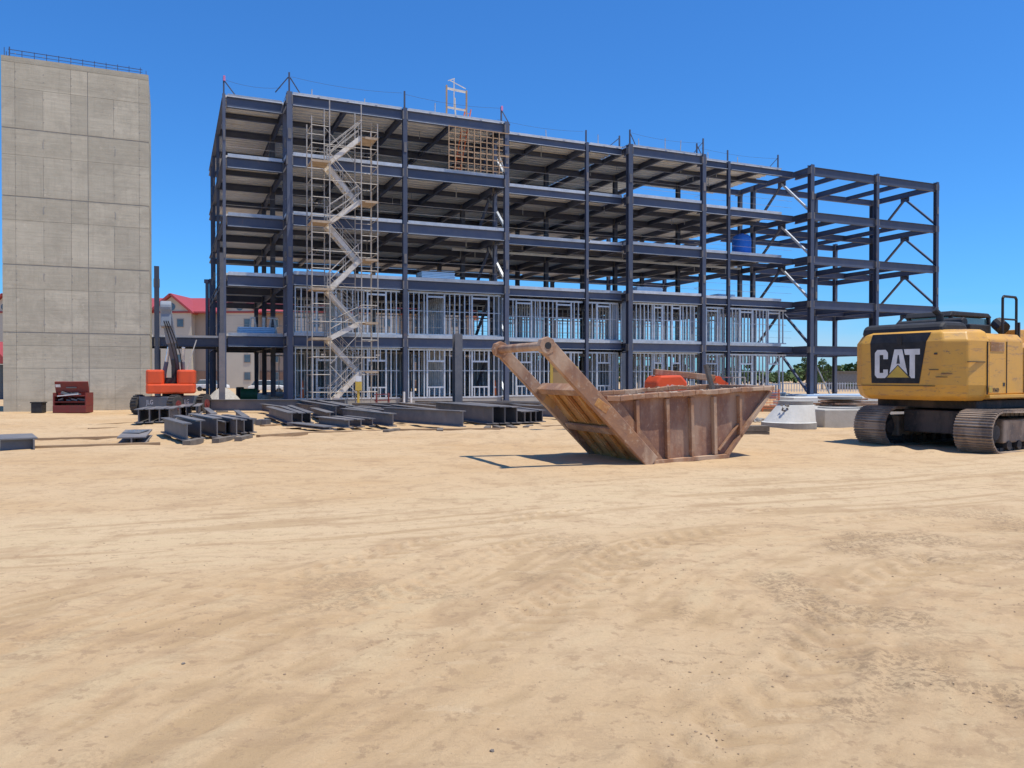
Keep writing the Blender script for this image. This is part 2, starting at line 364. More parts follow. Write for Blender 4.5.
c = mixc(nt, ramp(nt, n2, [(.38, (0, 0, 0)), (.62, (.7, .7, .7))]), c, (.65, .48, .30))
c = mixc(nt, mixc(nt, .6, (0., 0., 0.), sp3.outputs[0]), c, (.69, .53, .345))
c = mixc(nt, ramp(nt, sp3.outputs[1], [(.25, (.55, .55, .55)), (.47, (0, 0, 0))]), c, (.43, .29, .155))
c = mixc(nt, ramp(nt, sp3.outputs[1], [(.53, (0, 0, 0)), (.78, (.55, .55, .55))]), c, (.64, .49, .30))
c = mixc(nt, ramp(nt, n5, [(.52, (0, 0, 0)), (.585, (.42, .42, .42)), (.7, (.6, .6, .6))]), c, (.43, .285, .165))
n10 = tex_noise(nt, 2.6, 10, .8, ((.5, 1.5, 1), (0, 0, .3)), dist=.3)
c = mixc(nt, mixc(nt, 1, ramp(nt, n10, [(.54, (0, 0, 0)), (.575, (.5, .5, .5)), (.62, (.3, .3, .3))]), ramp(nt, n1, [(.35, (1, 1, 1)), (.65, (.35, .35, .35))]), 'MULTIPLY'), c, (.38, .255, .155))
c = mixc(nt, ramp(nt, n10, [(.38, (.5, .5, .5)), (.425, (0, 0, 0))]), c, (.66, .50, .32))
c = mixc(nt, ramp(nt, n3, [(.56, (0, 0, 0)), (.60, (.55, .55, .55))]), c, (.36, .24, .145))
crumb = mixc(nt, 1, sp3.outputs[2], ramp(nt, n9, [(.50, (.1, .1, .1)), (.535, (1, 1, 1))]), 'MULTIPLY')
c = mixc(nt, mixc(nt, .85, (0., 0., 0.), crumb), c, (.31, .215, .13))
c = mixc(nt, ramp(nt, n4, [(.35, (.35, .35, .35)), (.6, (0, 0, 0))]), c, (.47, .33, .20))
c = mixc(nt, 1, c, (.93, .92, .88), 'MULTIPLY')
nt.links.new(c, b.inputs['Base Color'])
bn = bump(nt, b, n4, .5, .010); bn = bump(nt, b, n3, .4, .04, bn); bn = bump(nt, b, n9, .55, .022, bn)
me.materials.append(m)
def hz(x, y): return float(height(np.array([float(x)]), np.array([float(y)]))[0])

# pebbles and clods
B = MB()
_ph = (1 + 5 ** .5) / 2
ICO = [Vector(v).normalized() for v in ((-1, _ph, 0), (1, _ph, 0), (-1, -_ph, 0), (1, -_ph, 0), (0, -1, _ph), (0, 1, _ph), (0, -1, -_ph), (0, 1, -_ph), (_ph, 0, -1), (_ph, 0, 1), (-_ph, 0, -1), (-_ph, 0, 1))]
ICF = [(0, 11, 5), (0, 5, 1), (0, 1, 7), (0, 7, 10), (0, 10, 11), (1, 5, 9), (5, 11, 4), (11, 10, 2), (10, 7, 6), (7, 1, 8), (3, 9, 4), (3, 4, 2), (3, 2, 6), (3, 6, 8), (3, 8, 9), (4, 9, 5), (2, 4, 11), (6, 2, 10), (8, 6, 7), (9, 8, 1)]
def lump(B, c, r, sq=(1, 1, .7)):
    c = Vector(c); a = random.uniform(0, 6.3); R = Matrix.Rotation(a, 3, 'Z')
    k = (random.uniform(.7, 1.3) * sq[0], random.uniform(.7, 1.1) * sq[1], random.uniform(.7, 1.1) * sq[2])
    B.poly([c + R @ Vector((v.x * k[0], v.y * k[1], v.z * k[2])) * r * random.uniform(.75, 1.15) for v in ICO], ICF)
def clod(x, y, r):
    lump(B, (x, y, hz(x, y) + r * .2), r)
patches = [(-.55, 4.6, .5), (1.1, 4.35, .45), (1.9, 4.9, .6), (2.4, 4.0, .5), (3.3, 7.3, .9), (1.3, 6.4, .6), (-2.2, 5.1, .6), (4.0, 5.6, .8), (.2, 5.6, .5), (-3.6, 6.6, 1.0), (.9, 3.6, .3), (5.6, 9.0, 1.2)]
for cx, cy, r in patches:
    for _ in range(60): clod(random.gauss(cx, r * .5), random.gauss(cy, r * .45), random.choice([.003, .003, .004, .005, .006, .009]) * random.uniform(.7, 1.2))
for _ in range(500):
    y = 3 + 13 * random.random() ** 1.6; clod(random.uniform(-.75, .75) * y, y, random.choice([.003, .003, .004, .005, .008]) * random.uniform(.7, 1.3))
tag(B.build('pebbles', mat('clod', (.44, .31, .185), .95, 0, (.30, .21, .13), 8)), 'small earth clods and pebbles scattered on the sand', 'pebbles', kind='stuff')
for i, (p, q, lab) in enumerate([(363, 666, 'brown stone lying at lower left of the sand'), (492, 751, 'dark stone lying at the bottom centre of the sand')]):
    B = MB(); g = gp(p - 181 if i == 0 else p, q); clod(g.x, g.y, .014); tag(B.build('stone', 'oldwood'), lab, 'stone')

# ============================================================ concrete tower
K = -.649; TY = 40.0
tower = thing('concrete_tower', 'tall grey cast concrete shaft with formwork joints and a blue rail on top', 'tower', (K * TY, TY, 0), ANG)
W_, D_ = 6.8, 5.2; ZB, ZT = -.5, 17.95
B = MB(); B.bb((.02, .02, ZB), (W_ - .02, D_ - .02, ZT - .05)); core = B.build('core', 'joint', tower)
zr = [ZB, 2.03, 3.2, 3.87, 6.11, 7.34, 9.63, 10.84, 12.95, 14.3, 16.37, 17.66, ZT]
cr = [0, .087, .27, .455, .57, .75, .93, 1]; cr2 = [0, .087, .455, .57, .93, 1]
pour = {3.87, 7.34, 10.84, 14.3}
def panels(fn, L):
    for i in range(len(zr) - 1):
        short = i in (1, 2, 4, 6, 8, 10, 11); cc = cr2 if short and i < 10 else cr
        if i == 11: cc = [0, 1]
        if i == 10: cc = cr2
        g0 = .026 if zr[i] in pour else .007; g1 = .022 if zr[i + 1] in pour else .007
        for j in range(len(cc) - 1):
            gj = .016 if abs(cc[j + 1] - .57) < .01 else .006; gi = .016 if abs(cc[j] - .57) < .01 else .006
            a, bq = cc[j] * L + (0 if j == 0 else gi), cc[j + 1] * L - (0 if j == len(cc) - 2 else gj)
            yield fn(a, bq, zr[i] + g0, zr[i + 1] - g1), random.uniform(.70, 1.0) * (.93 if i % 2 else 1)
for side in range(4):
    B = MB(); lay = B.bm.loops.layers.color.new('tone'); L = W_ if side in (0, 2) else D_ - .09
    def fn(a, bq, c_, d_, side=side):
        if side == 0: return B.bb((a, 0, c_), (bq, .045, d_))
        if side == 2: return B.bb((a, D_ - .045, c_), (bq, D_, d_))
        if side == 1: return B.bb((W_ - .045, .046 + a, c_), (W_, .044 + bq, d_))
        return B.bb((0, .046 + a, c_), (.045, .044 + bq, d_))
    for faces, tn in panels(fn, L):
        for f in faces:
            for lp in f.loops: lp[lay] = (tn, tn * .995, tn * .985, 1)
    B.build('wall_face', 'tower', tower)
B = MB()
for z in (4.35, 7.0, 10.4, 13.8):
    zz = z + (.0)
    for fr in (.27, .76): B.box((fr * W_, -.004, min([q for q in (4.6 if z < 5 else z,)]) - .2), (.035, .02, .32))
for z in zr[1:-1]:
    for fr in (.087, .27, .455, .75, .93):
        for dz in (-.45, .45): B.box((fr * W_ + .03, -.002, z + dz), (.05, .012, .03))
tag(B.build('tie_slot', 'joint', tower), kind='stuff')
B = MB(); B.bb((.05, .05, ZT - .051), (W_ - .05, D_ - .05, ZT + .02)); B.build('cap', 'tower', tower)
B = MB()
x = .35
while x < W_ - .3:
    B.bar((x, .12, ZT), (x, .12, ZT + .38), .03); x += .55
B.bar((.3, .12, ZT + .37), (W_ - .3, .12, ZT + .27), .03); B.bar((.3, .12, ZT + .18), (W_ - .3, .12, ZT + .13), .022)
B.bar((.35, .12, ZT), (.35, .12, ZT + .5), .05)
y = .15
while y < D_ - .2:
    B.bar((.12, y, ZT), (.12, y, ZT + .45), .03); B.bar((W_ - .12, y, ZT), (W_ - .12, y, ZT + .25), .03); y += .55
B.build('railing', 'rebar', tower)

# ============================================================ steel frame building
frame = thing('steel_frame_building', 'five storey dark steel frame with decks and stud walls under construction', 'building', (-13.05, 46.1, 0), ANG)
LV = [4.15, 7.75, 11.25, 14.7, 18.25]; SLAB = .21; DEP = 20.0
FRONT = [(-3.5, 1.8), (0, 1.8), (0, 0), (6.95, 0), (13.8, 0), (13.8, 1.8), (20.8, 1.8), (23.85, 1.8), (23.85, 1.0), (30.3, 1.0), (30.3, 1.8), (33.3, 1.8), (39.9, 1.8), (39.9, 0), (46.95, 0), (53.95, 0)]
def front_w(t):
    if t < 0: return 1.8
    if t <= 13.8: return 0
    if t < 23.85: return 1.8
    if t <= 30.3: return 1.0
    if t < 39.9: return 1.8
    return 0
WG = [4.8, 8.4, 14.0, 20.0]
# ground slab
B = MB(); B.bb((-.2, 2.0, -.5), (39.7, DEP + .2, SLAB)); B.bb((.15, .2, -.5), (13.6, 1.997, SLAB - .003)); B.build('ground_slab', 'slab', frame)
# columns
def column(t, w_, z1, wd=.34, z0=-.3, turned=False, m_='steel'):
    B = MB(); B.ibeam((t, w_, z0), (t, w_, z1), wd, wd * .95, .03, .025, (0, 1, 0) if not turned else (1, 0, 0))
    B.box((t, w_, z0 + .33), (wd + .2, wd + .2, .04)); co_ = B.build('column', m_, frame)
    B = MB()
    for zs in (8.9, 15.8):
        if zs < z1 - 1: B.bb((t - wd * .30, w_ - wd * .5 - .035, zs - .3), (t + wd * .30, w_ - wd * .5 - .002, zs + .3))
    for lz in LV:
        if lz <= z1 + .5 and wd > .24: B.bb((t - wd * .5 - .02, w_ - wd * .5 - .012, lz - .72), (t - wd * .5 + .06, w_ + wd * .4, lz - .22)); B.bb((t + wd * .5 - .06, w_ - wd * .5 - .012, lz - .72), (t + wd * .5 + .02, w_ + wd * .4, lz - .22))
    if len(B.bm.verts): tag(B.build('splice_plate', 'steel_low', co_), kind='stuff')
    return co_
for t, w_, wd in ((-3.5, 1.8, .18), (0, -.02, .34), (6.95, -.02, .28), (13.8, -.02, .31), (20.8, 1.78, .23), (23.85, .98, .38), (30.3, .98, .34), (33.3, 1.78, .23), (39.9, -.02, .38), (46.95, -.02, .32), (53.95, -.02, .32)):
    column(t, w_, LV[4] - .01 + .0, wd)
column(0, 1.95, LV[4] - .2, .26); column(13.8, 1.95, LV[4] - .2, .26)
for t in (0, 6.95, 13.8, 20.8, 27.1, 33.3, 39.9):
    for w_ in (8.4, 14.0, 20.0): column(t, w_, (LV[4] - .2) if not (t > 38 and w_ > 9) else LV[3] - .2, .32)
for w_, zt in ((8.4, 18.0), (14.0, 18.0)): column(-3.5, w_, zt, .2)
column(-3.5, 20.0, 9.4, .22); column(-3.5, 17.0, 18.0, .2)
column(54.1, 6.7, 18.0, .5); column(46.95, 6.7, 18.0, .34); column(54.1, 11.3, LV[3], .34); column(39.9, 6.7, 18.0, .34)
column(-7.2, 5.0, 8.3, .3); column(-13, 5.0, 4.0, .3); column(-7.2, 9.6, 3.4, .3)
# floors
def deck(B, t0, t1, w0, w1, z):
    # corrugated sheet with real ribs running along t
    pitch = .57; n = int((w1 - w0) / pitch); dz = .14
    pts = []
    for i in range(n):
        a = w0 + i * pitch
        pts += [(a, z - .16), (a + .36, z - .16), (a + .39, z - .16 + dz), (a + .54, z - .16 + dz)]
    pts.append((w1, z - .16))
    pts += [(w1, z - .015), (w0, z - .015)]
    n_ = len(pts)
    v0 = [B.bm.verts.new((t0, a, b_)) for a, b_ in pts]; v1 = [B.bm.verts.new((t1, a, b_)) for a, b_ in pts]
    for i in range(n_): B.bm.faces.new((v0[i], v0[(i + 1) % n_], v1[(i + 1) % n_], v1[i]))
    B.bm.faces.new(v0); B.bm.faces.new(v1)
fnames = ['second_floor_frame', 'third_floor_frame', 'fourth_floor_frame', 'fifth_floor_frame', 'roof_frame']
xb = [-3.5, 0, 3.45, 6.95, 10.4, 13.8, 17.3, 20.8, 23.85, 27.1, 30.3, 33.3, 36.6, 39.9]
for li, z in enumerate(LV):
    fl = bpy.data.objects.new('floor_frame' if li < 4 else 'roof_frame', None); COL.objects.link(fl); fl.parent = frame
    ed = .62; zb = z - .16 - ed / 2
    dw = 9.2 if li > 0 else DEP
    B = MB()
    deck(B, -3.4, -.02, 1.9, DEP, z); deck(B, .02, 13.75, .12, DEP, z); deck(B, 13.8, 23.7, 1.9, DEP, z); deck(B, 23.95, 30.25, 1.1, DEP, z)
    deck(B, 30.3, 38.6, 1.9, DEP if li == 0 else (14.2 if li < 4 else 10.5), z)
    B.build('deck', 'deck', fl)
    # edge beams along the stepped front
    for (a, b_) in zip(FRONT[:-1], FRONT[1:]):
        B = MB(); p0 = Vector((a[0], a[1], zb)); p1 = Vector((b_[0], b_[1], zb)); d = (p1 - p0).normalized()
        g = .16 if (p1 - p0).length > 2.5 else .1
        dd = .62 if a[0] < 39 else .66
        if a[0] >= 13.7 and a[0] < 23 and a[1] > 1: dd = .48
        if a[0] >= 30.2 and a[0] < 39 and a[1] > 1: dd = .48
        zq = z - .16 - dd / 2
        B.ibeam((p0.x + d.x * g, p0.y + d.y * g, zq), (p1.x - d.x * g, p1.y - d.y * g, zq), dd, .2, .03, .02)
        B.build('edge_beam', 'steel', fl)
        if a[0] < 38 and li < 5:
            nrm = Vector((d.y, -d.x, 0))
            if abs(d.x) > .5 or True:
                B = MB(); hgt = .19 if li < 4 else .10
                o_ = nrm * .115
                e1 = p1 if b_[0] < 38.7 else Vector((38.7, b_[1], zb))
                B.bar((p0.x + d.x * .2 + o_.x, p0.y + d.y * .2 + o_.y, z - .05), (e1.x - d.x * .2 + o_.x, e1.y - d.y * .2 + o_.y, z - .05), .012, hgt)
                B.bar((p0.x + d.x * .2 + o_.x * 1.25, p0.y + d.y * .2 + o_.y * 1.25, zq - dd / 2 + .012), (e1.x - d.x * .2 + o_.x * 1.25, e1.y - d.y * .2 + o_.y * 1.25, zq - dd / 2 + .012), .06, .03)
                B.build('edge_plate', 'edge', fl)
    # cross beams
    for t in xb:
        w1 = 20.0 if t < 39 else 20.0
        if t > 31 and li == 4: w1 = 9.0
        main = t in (-3.5, 0, 6.95, 13.8, 20.8, 27.1, 33.3, 39.9)
        B = MB(); dd = .42 if main else .32
        w0 = front_w(t + .01 if t == 23.85 else t) + (.2 if t < 39 else .2)
        B.ibeam((t + (.0), w0, z - .17 - dd / 2 - .005), (t, w1, z - .17 - dd / 2 - .005), dd, .2, .028, .02); B.build('cross_beam', 'steel', fl)
    # girders
    for w_ in WG:
        if li == 4 and w_ > 9: t1 = 31
        else: t1 = 39.7
        B = MB(); dd = .44 if w_ != 4.8 else .30
        B.ibeam((-3.5, w_, z - .19 - dd / 2), (t1, w_, z - .19 - dd / 2), dd, .22, .03, .02); B.build('girder', 'steel', fl)
    # open wing
    for w_, t0_, t1_ in ((6.7, 40.1, 53.9), (3.3, 53.0, 53.9), (11.3, 40.1, 54.0)):
        if w_ == 3.3 or (w_ == 11.3 and li == 4): continue
        B = MB(); B.ibeam((t0_, w_, z - .45), (t1_, w_, z - .45), .5, .22, .03, .02); B.build('girder', 'steel', fl)
    for t in (43.4, 46.95, 50.5, 54.1):
        B = MB(); wmax = 6.5 if li == 4 else 11.2
        B.ibeam((t, .2, z - .42), (t, wmax, z - .42), .46 if t in (46.95, 54.1) else .36, .18, .028, .02); B.build('cross_beam', 'steel', fl)
    # guard cables along the slab edge
    if li < 4:
        for hh in (.55, 1.08):
            B = MB(); fr = [f for f in FRONT if f[0] < 39.8 or f == (39.9, 1.8)]
            for a, b_ in zip(fr[:-1], fr[1:]): B.bar((a[0], a[1] + .25, z + hh), (b_[0], b_[1] + .25, z + hh), .014)
            B.bar((-3.4, DEP - .1, z + hh), (39.5, DEP - .1, z + hh), .014); B.bar((-3.45, 1.9, z + hh), (-3.45, DEP, z + hh), .014)
            B.bar((0, 6.0, z + hh), (39.5, 6.4, z + hh), .014)
            B.build('guard_cable', 'scaf', fl)
    # hanging conduit stubs under the decks
    if li >= 1:
        B = MB(); r_ = random.Random(li)
        for _ in range(16):
            t = r_.uniform(0, 38); w_ = r_.uniform(3, 8); B.bar((t, w_, z - .16), (t, w_, z - r_.uniform(.5, 1.0)), .04)
        tag(B.build('hanger_rod', 'edge', fl), kind='stuff')
    # chevron braces
for li in range(5):
    zt = LV[li] - .75; z0 = (LV[li - 1] if li else SLAB) + .05
    for t, wmax, mm in ((54.1, 6.7, 'steel'), (39.9, 6.7, 'edge' if li > 1 else 'steel'), (13.8, 6.6, 'edge'), (46.95, 6.7, None)):
        if mm is None: continue
        wa = wmax / 2; wf = front_w(t) + .3
        for wq in (wf, wmax - .3):
            B = MB(); B.bar((t + .13, wq, z0), (t + .13, wa, zt), .16, .16); B.build('brace', mm if wq == wf else 'steel', frame)  # front leg takes a paler material, sunlight on it put into the colour
        B = MB(); B.box((t + .13, wa, zt), (.03, .9, .45)); B.build('gusset', 'steel', frame)
B = MB(); B.bar((47.3, 6.95, 2.7), (49.1, 6.95, -.15), .1, .1); B.build('prop', 'edge', frame)
# soffit strip behind the front girder of the fourth floor
B = MB(); B.bar((11.5, 4.2, 10.42), (36.5, 4.2, 10.42), .06, .17); B.build('ceiling_track', 'edge', frame)
# low extension towards the tower
for w_ in (5.0, 9.6):
    B = MB(); B.ibeam((-14, w_, 3.72), (-3.6, w_, 3.72), .55, .22, .03, .02); B.build('girder', 'steel', frame)
for t in (-13, -10, -7.2):
    B = MB(); B.ibeam((t, 5.12, 3.70), (t, 9.5, 3.70), .42, .2, .03, .02); B.build('cross_beam', 'steel', frame)
B = MB(); deck(B, -14, -3.7, 4.9, 12, 4.15); B.build('deck', 'deck', frame)
# safety posts above the roof
flag = mat('pink_tape', (.75, .25, .5), .7)
for t, w_, hgt, br in ((-3.5, 1.8, 1.0, 1), (0, 0, 1.15, 2), (6.95, 0, 1.05, 0), (13.5, .1, 1.0, 1), (20.8, 1.9, .9, 0), (23.5, 1.8, .8, -1), (23.95, 1.1, 1.1, 1), (29.8, 1.1, .8, 1), (30.3, 1.0, 1.2, -1), (33.3, 1.9, .9, 0), (38.3, 1.9, 1.1, -1)):
    B = MB(); z = LV[4]; B.bar((t, w_, z - .05), (t, w_, z + hgt), .09)
    if br in (1, 2): B.bar((t + .05, w_, z + hgt * .75), (t + .75, w_ + .3, z - .02), .05)
    if br in (-1, 2): B.bar((t - .05, w_, z + hgt * .75), (t - .75, w_ + .3, z - .02), .05)
    o = B.build('safety_post', 'steel', frame)
    if t in (-3.5, 13.5): B = MB(); B.box((t + .03, w_ - .06, z + hgt - .1), (.12, .03, .3)); B.build('tape_flag', flag, o)
rr_ = random.Random(12)
for t in [1.5, 4.6, 9.2, 15.2, 17.9, 19.3, 22.0, 25.4, 27.2, 28.6, 31.8, 35.0, 36.6, -1.7]:
    B = MB(); w0 = front_w(t) + rr_.uniform(.3, 2.4); h_ = rr_.uniform(.45, 1.0); B.tube((t, w0, LV[4] - .05), (t + rr_.uniform(-.05, .05), w0, LV[4] + h_), .03, 6); B.build('roof_stanchion', 'scaf', frame)
B = MB(); 
for t0_, t1_, w0, h_ in ((.1, 6.8, .1, .95), (7, 13.4, .1, .9), (14, 20.6, 1.95, .8), (24.1, 30.2, 1.15, .9), (30.5, 38.2, 1.95, .8), (-3.4, -.2, 1.9, .85)):
    for k in range(6): a_, b2 = k / 6, (k + 1) / 6; sag = lambda f: -.18 * 4 * f * (1 - f); B.bar((t0_ + (t1_ - t0_) * a_, w0, LV[4] + h_ + sag(a_)), (t0_ + (t1_ - t0_) * b2, w0, LV[4] + h_ + sag(b2)), .012)
tag(B.build('roof_cable', 'steel', frame), kind='stuff')
B = MB()
for a, b_ in zip(FRONT[1:12], FRONT[2:13]):
    L = math.hypot(b_[0] - a[0], b_[1] - a[1]); n = max(1, int(L / 1.5))
    for i in range(n): B.box((a[0] + (b_[0] - a[0]) * i / n, a[1] + (b_[1] - a[1]) * i / n + .1, LV[4] + .03), (.12, .1, .09))
tag(B.build('roof_clip', 'edge', frame), kind='stuff')
# stud walls
def stud_wall(t0, t1, w_, z0, z1, openings=(), sp=.34, pr=frame, name='stud_wall', m_='stud', wd=.06, depth=.1):
    B = MB()
    B.bb((t0, w_, z0), (t1, w_ + depth, z0 + .09)); B.bb((t0, w_, z1 - .12), (t1, w_ + depth, z1))
    t = t0 + .04
    while t < t1 - .03:
        o = next((o for o in openings if o[0] < t < o[1]), None)
        if o:
            if z1 - .12 - o[3] > .3: B.bb((t - wd / 2, w_, o[3]), (t + wd / 2, w_ + depth, z1 - .12))
            if o[2] > z0 + .2: B.bb((t - wd / 2, w_, z0 + .09), (t + wd / 2, w_ + depth, o[2]))
        else: B.bb((t - wd / 2, w_, z0 + .09), (t + wd / 2, w_ + depth, z1 - .12))
        t += sp
    for (a, b_, zs, zh) in openings:
        for q in (a, b_): B.bb((q - wd * .8, w_ - .012, z0 + .092), (q + wd * .8, w_ + depth + .01, z1 - .122))
        B.bb((a + wd * .8, w_ - .006, zh - .05), (b_ - wd * .8, w_ + depth, zh + .06))
        if zs > z0 + .1: B.bb((a + wd * .8, w_ - .006, zs - .04), (b_ - wd * .8, w_ + depth, zs + .04))
    zm = z0 + (z1 - z0) * .55
    B.bb((t0, w_ + .03, zm), (t1, w_ + .05, zm + .04))
    return B.build(name, m_, pr)
spans = [(.3, 6.7, .18), (7.2, 13.5, .18), (14.1, 20.6, 1.98), (21.0, 23.5, 1.98), (24.2, 30.0, 1.18), (30.6, 33.1, 1.98), (33.5, 39.3, 1.98)]
for (a, b_, w_) in spans:
    L = b_ - a
    for li, (z0, z1) in enumerate(((SLAB, LV[0] - .80), (LV[0] + .04, LV[1] - .80))):
        if L > 4: ops = [(a + L * .20, a + L * .20 + 1.15), (a + L * .68, a + L * .68 + 1.15)]
        else: ops = [(a + L * .32, a + L * .32 + 1.05)]
        if w_ == 1.18: ops = [(a + 1.9, a + 2.6), (a + 3.5, a + 4.2)]
        ops = [(p, q, z0 + (.7 if li == 0 else .0), z0 + (2.35 if li == 0 else 2.45)) for p, q in ops]
        stud_wall(a, b_, w_, z0, z1, ops)
# inner partitions, rear walls and boarded runs
for li, (z0, z1) in enumerate(((SLAB, LV[0] - .8), (LV[0] + .04, LV[1] - .8))):
    for (a, b_) in ((1.5, 13.5), (14.2, 26.8), (27.5, 33.0), (34, 39.3)):
        stud_wall(a, b_, 7.6, z0, z1, [(a + 2, a + 3, z0, z0 + 2.2), (a + 4.6, a + 5.2, z0, z0 + 2.2)], name='partition', sp=.45)
        if li == 0: stud_wall(a, b_, 10.2, z0, z1, [(a + 1, a + 2, z0, z0 + 2.2)], name='partition', sp=.6)
    stud_wall(.5, 39.4, DEP - .4, z0, z1, [(k, k + 1.2, z0 + .9, z0 + 2.3) for k in (3, 8, 12, 17, 22, 26, 31, 36)], name='rear_wall', sp=.8 if li else .6)
    for t in (3.4, 10.2, 17.4, 24.0, 27.2, 33.2, 36.5):
        B = MB()
        w_ = 2.4
        while w_ < 7.4:
            B.bb((t, w_, z0 + .09), (t + .1, w_ + .06, z1)); w_ += .45
        B.bb((t, 2.4, z0), (t + .1, 7.5, z0 + .09)); B.build('partition', 'stud', frame)
for (a, b_, w_, z0, z1, mm) in ((4.2, 6.6, 7.75, .3, 3.2, 'sheath'), (7.3, 9.6, 7.75, .3, 3.2, 'sheath'), (11.5, 13.4, 10.35, .3, 3.2, 'sheath'), (14.4, 16.2, 7.75, .3, 3.2, 'sheath'), (18, 20.4, 10.35, .3, 3.2, 'sheath'),
                                (1.6, 3.6, 10.4, .3, 3.2, 'sheath'), (21, 23.4, 7.75, .3, 3.2, 'sheath'), (25, 26.6, 7.75, .3, 3.2, 'sheath'), (28.8, 30.4, 10.35, .3, 3.2, 'sheath'), (32.1, 33.7, 7.8, .3, 2.6, 'pale_board'), (35.0, 37.2, 7.8, .3, 3.0, 'pale_board'),
                                (4, 12, DEP - .25, .3, 3.2, 'sheath'), (14, 21, DEP - .25, .3, 3.2, 'sheath'), (24, 32, DEP - .25, .3, 3.1, 'sheath')):
    B = MB(); B.bb((a, w_, z0), (b_, w_ + .03, z1)); B.build('wall_board', mm, frame)
for t, s_ in ((13.62, 1), (23.72, 1), (30.42, -1)):
    for z0, z1 in ((SLAB + .1, 3.3), (LV[0] + .05, LV[1] - .82)):
        B = MB(); B.bb((t - .02, .3 if t < 20 else 1.2, z0), (t + .02, 1.75, z1)); B.build('return_wall_board', 'sheath', frame)
        B = MB(); B.bb((t + .3, 2.02, z0), (t + .9, 2.04, z1)) if t < 20 else B.bb((t - .5, 2.12, z0), (t - .1, 2.14, z1)); B.build('return_wall_board', 'sheath', frame)

def on_frame(t, w_, z): # world point of a local point of the frame
    return Vector((-13.05 + .9175 * t - .3978 * w_, 46.1 + .3978 * t + .9175 * w_, z))
# ------------------------------------------------------------ stair scaffold
sc = thing('scaffold_stair_tower', 'tall galvanised scaffold stair tower zigzagging up the front of the steel frame', 'scaffold', on_frame(.86, -2.6, -.2), ANG)
WS, DS = 3.75, 1.7; ZTOP = 17.0
for x in (0, 1.0, 2.80, 3.75):
    for y in (0, DS):
        B = MB(); B.tube((x, y, 0), (x, y, ZTOP + (.4 if x in (1.0, 2.80) else -.6)), .035, 6); B.build('post', 'scaf', sc)
Ls = [(3.8, 0), (6.6, 0), (10.4, 0), (13.8, 0)]; Rs = [1.92, 4.75, 8.4, 11.75, 15.4]
for z in [q[0] for q in Ls]:
    B = MB(); B.bb((0, .05, z + .2 - .06), (1.0, DS - .05, z + .2)); B.bb((-.03, -.04, z + .06), (1.08, .045, z + .19)); B.build('platform', 'plank', sc)
for z in Rs:
    B = MB(); B.bb((2.80, .05, z + .2 - .06), (3.75, DS - .05, z + .2)); B.bb((3.02, -.04, z + .06), (3.78, .045, z + .19)); B.build('platform', 'plank', sc)
seq = [(1.0, .05)] + [(2.80, 1.92), (1.0, 3.8), (2.80, 4.75 + .0), (1.0, 6.6), (2.80, 8.4), (1.0, 10.4), (2.80, 11.75), (1.0, 13.8), (2.80, 15.4)]
for i in range(len(seq) - 1):
    (x0, z0), (x1, z1) = seq[i], seq[i + 1]; y0 = .12 if i % 2 == 0 else .92; y1 = y0 + .62
    B = MB()
    for y in (y0, y1): B.bar((x0, y, z0 + .14), (x1, y, z1 + .14), .06, .25)
    B2 = MB()
    n = 9
    for k in range(1, n):
        f_ = k / n; B2.box((x0 + (x1 - x0) * f_, (y0 + y1) / 2, z0 + (z1 - z0) * f_ + .2), (.24, .58, .035))
    fo = B.build('stair_flight', 'alu', sc); B2.build('treads', 'alu', fo)
    B = MB()
    for y in (y0, y1):
        for hh in (.55, 1.0): B.tube((x0, y, z0 + .14 + hh), (x1, y, z1 + .14 + hh), .022, 5)
        for k in (0, .5, 1): B.tube((x0 + (x1 - x0) * k, y, z0 + (z1 - z0) * k + .2), (x0 + (x1 - x0) * k, y, z0 + (z1 - z0) * k + 1.14), .02, 5)
    B.build('handrail', 'scaf', fo)
lv = [.9 + 1.0 * k for k in range(16)]
for k, z in enumerate(lv):
    B = MB()
    for y in (0, DS):
        B.tube((0, y, z), (1.0, y, z), .024, 5); B.tube((2.80, y, z), (3.75, y, z), .024, 5)
    B.tube((0, 0, z), (0, DS, z), .024, 5); B.tube((3.75, 0, z), (3.75, DS, z), .024, 5)
    if k % 2 == 0: B.tube((1.0, 0, z), (2.80, 0, z), .022, 5); B.tube((1.0, DS, z + .4), (2.80, DS, z + .4), .022, 5)
    B.build('guardrail', 'scaf', sc)
for k in range(8):
    z = .5 + 2 * k; B = MB()
    B.tube((1.0, -.03, z + (0 if k % 2 else 1.9)), (2.80, -.03, z + (1.9 if k % 2 else 0)), .022, 5)
    B.tube((3.78, DS, z), (3.4, -.03, z + 1.9), .022, 5); B.tube((1.0, DS + .03, z + 1.9), (2.80, DS + .03, z), .02, 5)
    B.build('diagonal_brace', 'scaf', sc)

# ------------------------------------------------------------ things on the frame
g = thing('timber_lattice', 'tan timber lath lattice hanging between roof and fifth floor', 'lattice', on_frame(9.75, -.30, 14.72), ANG)
for i in range(9):
    B = MB(); B.bar((i * .43, 0, 0), (i * .43, 0, 2.75 - .01 * i), .055, .03); B.build('upright', 'lath', g)
for i in range(8):
    B = MB(); zz = .15 + i * .36 if i < 7 else 2.72; ex = 4.15 if i % 2 else 3.7
    B.bar((0, .045, zz), (ex, .045, zz), .03, .085 if i in (2, 3) else .055); B.build('rail', 'lath', g)
B = MB(); B.bar((3.55, .2, 1.2), (4.0, .25, .1), .09, .05); B.build('leaning_plank', 'white', g)
g = thing('hoist_frame', 'pale aluminium gantry frame standing on the roof edge', 'frame', on_frame(9.8, .3, LV[4]), ANG)
for x in (0, 1.35): B = MB(); B.bar((x, 0, -.05), (x, 0, 1.95 - x * .12), .09); B.build('leg', 'lath', g)
